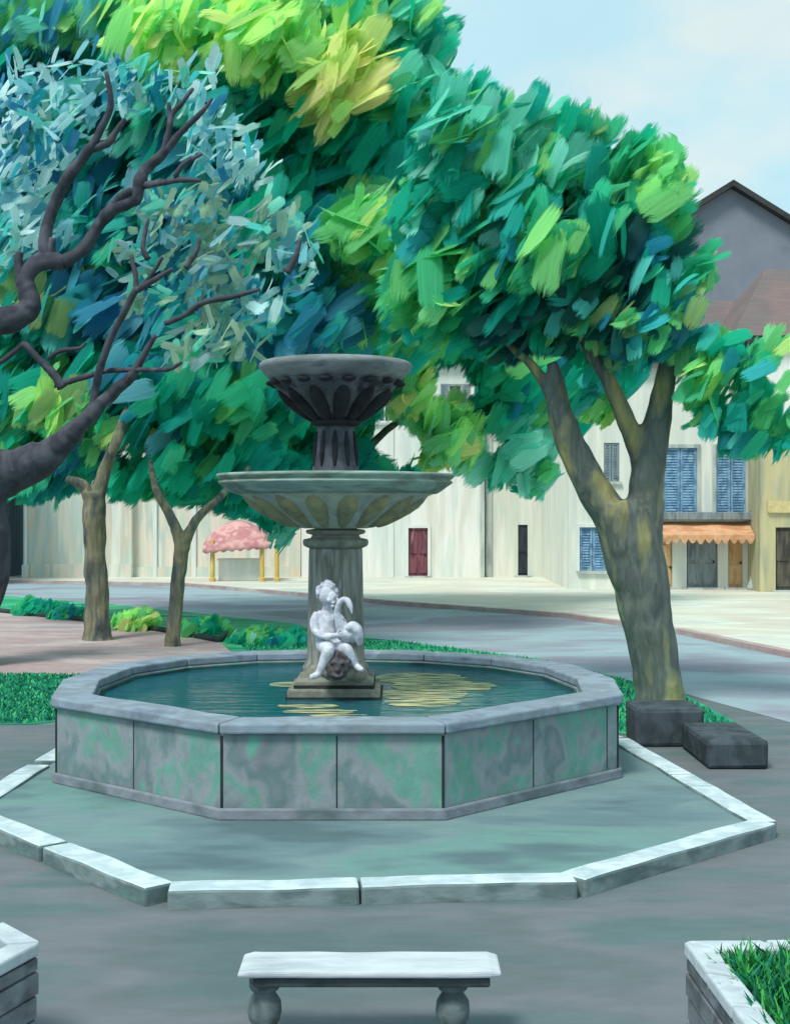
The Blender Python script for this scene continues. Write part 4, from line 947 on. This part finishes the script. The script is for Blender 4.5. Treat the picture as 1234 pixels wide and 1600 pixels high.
# thin forked trees on the pink path, with the green and teal crowns above
d2 = 27.6
t2 = thing('young_tree', 'thicker of the two forked grey trees on the pink path, blue green crown', 'tree', tuple(P(152, 1000, d2).xy) + (0,), 'forked trees on the pink path')
build('trunk', join(limb(d2, [(153, 1008, 27), (152, 985, 21), (152, 930, 18), (149, 860, 17), (147, 800, 18), (148, 770, 17)], 14, .2, 7),
                    limb(d2, [(147, 800, 12), (140, 775, 11), (128, 757, 9), (104, 748, 6)], 10, .2, 8), limb(d2, [(150, 800, 13), (156, 765, 12), (166, 730, 10), (186, 680, 8), (210, 600, 6, 1.5)], 10, .2, 9)), M['bark_grey'], t2, remesh=.03, smooth_it=1, smooth=True)
HUG = (.55, 1.3)
dm = 31.5
crown('crown', [
 (40, 40, dm, 130, 100, 2.2, 260, HUG, ASP, {'BLUE': 1.6, 'LIME': 1.4, 'TEAL': 1.6, 'AQUA': 2.2}),
 (160, 60, dm, 110, 90, 2.2, 220, HUG, ASP, {'LIME': 2, 'TEAL': 1, 'BLUE': 1.5, 'AQUA': 2.5}),
 (90, 20, dm - 2.8, 110, 50, .7, 60, HUG, ASP, {'AQUA': 2, 'BLUE': 2, 'LIME': 1}),
 (30, 190, dm, 110, 100, 2.2, 240, HUG, ASP, {'TEAL': 3, 'EM': 1, 'BLUE': 1, 'AQUA': 1}),
 (150, 220, dm, 120, 100, 2.3, 260, HUG, ASP, {'TEAL': 3, 'EM': 2, 'BLUE': 1, 'AQUA': .8}),
 (50, 350, dm, 120, 100, 2.3, 250, HUG, ASP, {'TEAL': 2, 'BLUE': 2, 'EM': 1, 'AQUA': .6}),
 (190, 370, dm, 120, 100, 2.3, 260, HUG, ASP, {'BLUE': 3, 'TEAL': 2, 'EM': .6}),
 (60, 490, dm, 120, 90, 2.2, 230, HUG, ASP, {'BLUE': 1, 'TEAL': 1, 'EM': 2, 'OLIVE': .5}),
 (170, 500, dm, 110, 80, 2.2, 220, HUG, ASP, {'BLUE': 3, 'TEAL': 2, 'OLIVE': .8}),
 (60, 610, dm, 110, 70, 2, 200, HUG, ASP, {'OLIVE': 1, 'EM': 2, 'AQUA': 1, 'MID': 1}),
 (170, 610, dm, 90, 70, 2, 180, HUG, ASP, {'EM': 3, 'LIME': .8, 'TEAL': 1}),
 (70, 700, dm, 100, 55, 1.8, 150, HUG, ASP, {'EM': 3, 'LIME': .8, 'MID': 1}),
 (150, 680, dm - 2.8, 80, 30, .8, 50, (.4, .8), ASP, {'LIME': 3, 'MID': 1, 'EM': 1}),
 (90, 640, dm - 2.8, 70, 40, .8, 50, (.5, .9), ASP, {'LIME': 1.5, 'OLIVE': 1.5, 'MID': 1}),
 (130, 720, dm - 1.5, 70, 24, .8, 36, (.4, .8), ASP, {'BLUE': 2, 'EM': 2, 'DARK': 1}),
 (60, 755, dm, 80, 24, 1.4, 70, (.5, .9), ASP, {'EM': 3, 'TEAL': 1}),
], t2, M['leaf'])
d3 = 26.3
t3 = thing('young_tree', 'slender forked grey tree nearer the fountain on the pink path', 'tree', tuple(P(273, 1010, d3).xy) + (0,), 'forked trees on the pink path')
build('trunk', join(limb(d3, [(269, 1016, 14), (271, 990, 11.5), (277, 930, 11), (281, 880, 11.5), (285, 845, 12)], 12, .2, 10),
                    limb(d3, [(284, 860, 10), (276, 828, 9), (264, 802, 8), (244, 764, 6), (235, 720, 4, .8)], 10, .2, 11), limb(d3, [(286, 860, 10), (296, 832, 8.5), (312, 806, 7), (340, 780, 6), (390, 730, 4, .8)], 10, .2, 12)), M['bark_grey'], t3, remesh=.025, smooth_it=1, smooth=True)
dn = 29.5
crown('crown', [
 (270, 40, dn, 130, 90, 2.3, 260, HUG, ASP, {'LIME': 4, 'AQUA': 1, 'EM': 1}),
 (420, 60, dn - .5, 120, 95, 2.3, 260, HUG, ASP, {'LIME': 3, 'EM': 1.5, 'AQUA': 1, 'YEL': .8}),
 (560, 40, dn, 110, 90, 2.3, 230, HUG, ASP, {'EM': 2, 'LIME': 1.5, 'AQUA': 1.5, 'YEL': .8}),
 (640, 110, dn, 60, 120, 2, 190, HUG, ASP, {'AQUA': 2, 'LIME': 1.5, 'EM': 2}),
 (530, 120, dn - 2.6, 75, 70, .7, 60, HUG, ASP, {'YEL': 5, 'LIME': 1}),
 (415, 60, dn - 2.8, 80, 60, .7, 46, HUG, ASP, {'LIME': 3, 'YEL': 2}),
 (250, 50, dn - 2.8, 70, 60, .7, 40, HUG, ASP, {'LIME': 4, 'YEL': .6}),
 (310, 170, dn, 120, 110, 2.4, 260, HUG, ASP, {'TEAL': 2, 'AQUA': 2, 'EM': 2}),
 (450, 220, dn, 130, 120, 2.5, 300, HUG, ASP, {'EM': 4, 'TEAL': 2}),
 (590, 250, dn, 110, 120, 2.4, 270, HUG, ASP, {'EM': 4, 'MID': 1, 'LIME': .6}),
 (320, 330, dn, 120, 110, 2.4, 260, HUG, ASP, {'TEAL': 3, 'BLUE': 2, 'EM': 1}),
 (450, 370, dn, 130, 110, 2.5, 280, HUG, ASP, {'TEAL': 3, 'EM': 3, 'BLUE': .6}),
 (590, 380, dn - .3, 110, 90, 2.3, 240, HUG, ASP, {'LIME': 3, 'MID': 3, 'EM': 1.5}),
 (640, 470, dn - .3, 90, 80, 2, 170, HUG, ASP, {'MID': 3, 'EM': 2, 'DARK': .5, 'LIME': .8}),
 (330, 490, dn, 120, 90, 2.4, 240, HUG, ASP, {'TEAL': 2, 'BLUE': 3, 'EM': 1}),
 (460, 500, dn, 120, 80, 2.3, 230, HUG, ASP, {'TEAL': 3, 'BLUE': 1, 'EM': 1.5}),
 (250, 620, dn, 110, 80, 2.2, 210, HUG, ASP, {'EM': 4, 'BLUE': 1.5, 'TEAL': 1}),
 (350, 640, dn, 120, 90, 2.3, 240, HUG, ASP, {'EM': 5, 'MID': 1, 'TEAL': .8}),
 (300, 735, dn, 100, 42, 1.8, 150, HUG, ASP, {'EM': 5, 'MID': .6}),
 (390, 745, dn, 80, 45, 1.8, 130, HUG, ASP, {'EM': 5, 'MID': .6}),
 (215, 745, dn + .4, 55, 28, 1.4, 60, (.5, .9), ASP, {'EM': 4}),
 (575, 350, dn - 2.9, 60, 45, .6, 34, HUG, ASP, {'LIME': 5, 'MID': 1}),
 (640, 425, dn - 2.9, 55, 40, .6, 26, HUG, ASP, {'LIME': 3, 'MID': 2}),
], t3, M['leaf'])
# street tree standing straight behind the fountain column
d6 = 36.0
t6 = thing('street_tree', 'bright green street tree behind the fountain bowls, trunk hidden by the column', 'tree', tuple(P(524, 960, d6).xy) + (0,))
build('trunk', join(limb(d6, [(524, 970, 15), (524, 900, 12), (523, 820, 11), (526, 760, 10), (530, 680, 8)], 12, .15, 13), limb(d6, [(525, 780, 8), (560, 720, 7), (620, 660, 5), (700, 630, 3)], 10, .15, 14), limb(d6, [(525, 770, 8), (500, 700, 6), (460, 640, 4)], 10, .15, 15)), M['bark_grey'], t6, smooth=True)
crown('crown', [
 (450, 620, d6, 110, 90, 2.4, 220, HUG, ASP, {'EM': 5, 'MID': 1, 'AQUA': .5}),
 (560, 600, d6, 110, 90, 2.4, 220, HUG, ASP, {'EM': 4, 'MID': 1, 'AQUA': .7}),
 (440, 835, d6, 26, 24, .5, 30, (.3, .6), ASP, {'AQUA': 3, 'EM': 1}),
 (430, 790, d6, 50, 30, 1.0, 50, (.5, .9), ASP, {'EM': 4}),
 (450, 725, d6, 100, 45, 2, 130, HUG, ASP, {'EM': 5, 'MID': 1}),
 (580, 720, d6, 90, 45, 2, 110, HUG, ASP, {'EM': 4, 'MID': 1}),
 (655, 615, d6 - 1.6, 66, 52, 1.0, 85, HUG, ASP, {'LIME': 4, 'AQUA': 1, 'YEL': 1.5}),
 (690, 690, d6 - 1.6, 74, 38, 1.0, 75, HUG, ASP, {'LIME': 4, 'YEL': 1.5, 'AQUA': 1}),
 (700, 560, d6, 100, 70, 2.2, 170, HUG, ASP, {'EM': 4, 'MID': 1.5, 'LIME': .5}),
 (790, 600, d6, 90, 80, 2.2, 180, HUG, ASP, {'EM': 5, 'MID': .6, 'TEAL': .6}),
 (785, 690, d6, 85, 58, 1.6, 115, HUG, ASP, {'EM': 2, 'AQUA': 3, 'LIME': .8}),
 (835, 745, d6, 40, 28, 1.0, 34, (.5, .9), ASP, {'AQUA': 2, 'MID': 2, 'EM': 1}),
 (880, 600, d6 + .5, 60, 80, 1.8, 110, HUG, ASP, {'EM': 4, 'TEAL': 1}),
 (940, 570, d6 + .5, 70, 60, 1.8, 100, HUG, ASP, {'EM': 4, 'TEAL': 1, 'BLUE': 1}),
], t6, M['leaf'], gaps=[(622, 690, 50, 52), (606, 650, 24, 45), (690, 600, 26, 44), (724, 598, 28, 38), (765, 690, 30, 34)])

# low shrubs along the edging
for k, (px, py, rx, ry, n, pal, lab) in enumerate([
   (60, 952, 46, 14, 60, {'EM': 4, 'MID': 1}, 'flat dark green shrub left of the thicker forked tree'),
   (112, 960, 36, 12, 46, {'EM': 4, 'TEAL': 1, 'LIME': .4}, 'small green shrub just left of the thicker forked trunk'),
   (212, 972, 38, 19, 70, {'LIME': 5, 'YEL': .6}, 'bright lime shrub between the two forked trees'),
   (318, 985, 46, 15, 64, {'MID': 3, 'EM': 2, 'AQUA': 1}, 'mid green shrub right of the slender forked tree'),
   (400, 998, 40, 13, 54, {'EM': 3, 'AQUA': 1, 'MID': 1}, 'green shrub at the end of the dark edging'),
   (455, 1002, 34, 12, 40, {'EM': 4, 'TEAL': 1}, 'dark green shrub left of the column above the basin rim')]):
    d = F * H / (py + ry * .8 - 800) + .4; c = P(px, py, d)
    sh = thing('shrub', lab, 'shrub', (c.x, c.y, 0), 'low shrubs along the path edging')
    build('stem', MB().tube([(Vector((c.x, c.y, 0)), .05), (Vector((c.x + .03, c.y, c.z)), .03)], 8), M['bark_grey'], sh)
    crown('foliage', [(px, py, d, rx, ry, .45, n * 2, (.22, .42), (.45, .7), pal)], sh, M['leaf'], face=.9)

# ------------------------------------------------------------------ light, sky, camera
SUN_EL, SUN_AZ = math.radians(57), math.radians(212)     # azimuth: from behind left of the viewer
sd = Vector((math.sin(SUN_AZ) * math.cos(SUN_EL), math.cos(SUN_AZ) * math.cos(SUN_EL), math.sin(SUN_EL)))
ld = bpy.data.lights.new('sun', 'SUN'); ld.energy = 2.0; ld.angle = math.radians(16); ld.color = (1.0, .97, .90)
lo = bpy.data.objects.new('sun', ld); COL.objects.link(lo); lo.rotation_euler = sd.to_track_quat('Z', 'Y').to_euler(); lo.location = (-10, -20, 40)
w = bpy.data.worlds.new('World'); scene.world = w; w.use_nodes = True
N, L = w.node_tree.nodes, w.node_tree.links; bg = N['Background']
sk = N.new('ShaderNodeTexSky'); sk.sky_type = 'NISHITA'; sk.sun_disc = False; sk.sun_elevation = SUN_EL; sk.sun_rotation = SUN_AZ
sk.air_density = 1.0; sk.dust_density = 1.5
tc = N.new('ShaderNodeTexCoord'); mp = N.new('ShaderNodeMapping'); mp.inputs['Scale'].default_value = (3.2, 3.2, 5)
L.new(tc.outputs['Generated'], mp.inputs[0])
nz = N.new('ShaderNodeTexNoise'); nz.inputs['Scale'].default_value = 1.6; nz.inputs['Detail'].default_value = 6; nz.inputs['Roughness'].default_value = .62; nz.inputs['Distortion'].default_value = .5
L.new(mp.outputs[0], nz.inputs['Vector'])
cr = N.new('ShaderNodeValToRGB'); cr.color_ramp.elements[0].position = .34; cr.color_ramp.elements[0].color = (.86, .86, .86, 1); cr.color_ramp.elements[1].position = .62; cr.color_ramp.elements[1].color = (.98, .98, .98, 1)
L.new(nz.outputs['Fac'], cr.inputs[0])
nz2 = N.new('ShaderNodeTexNoise'); nz2.inputs['Scale'].default_value = 2.6; nz2.inputs['Detail'].default_value = 3; L.new(mp.outputs[0], nz2.inputs['Vector'])
cr2 = N.new('ShaderNodeValToRGB'); cr2.color_ramp.elements[0].position = .42; cr2.color_ramp.elements[0].color = (3.1, 4.75, 5.3, 1); cr2.color_ramp.elements[1].position = .66; cr2.color_ramp.elements[1].color = (4.3, 5.05, 5.0, 1)
L.new(nz2.outputs['Fac'], cr2.inputs[0])
mx = N.new('ShaderNodeMix'); mx.data_type = 'RGBA'
L.new(cr.outputs[0], mx.inputs['Factor']); L.new(sk.outputs[0], mx.inputs['A']); L.new(cr2.outputs[0], mx.inputs['B'])
L.new(mx.outputs['Result'], bg.inputs['Color']); bg.inputs['Strength'].default_value = .115

cam = bpy.data.cameras.new('camera'); cam.sensor_fit = 'VERTICAL'; cam.sensor_height = 36; cam.lens = F / 1600 * 36; cam.clip_end = 2000
cob = bpy.data.objects.new('camera', cam); COL.objects.link(cob); cob.location = (0, 0, H); cob.rotation_euler = (PI / 2, 0, 0); scene.camera = cob
vs_ = scene.view_settings; vs_.view_transform = 'Standard'; vs_.look = 'None'; vs_.exposure = 0.62; vs_.gamma = 1.0; vs_.use_curve_mapping = False
scene.cycles.max_bounces = 6; scene.cycles.transparent_max_bounces = 24
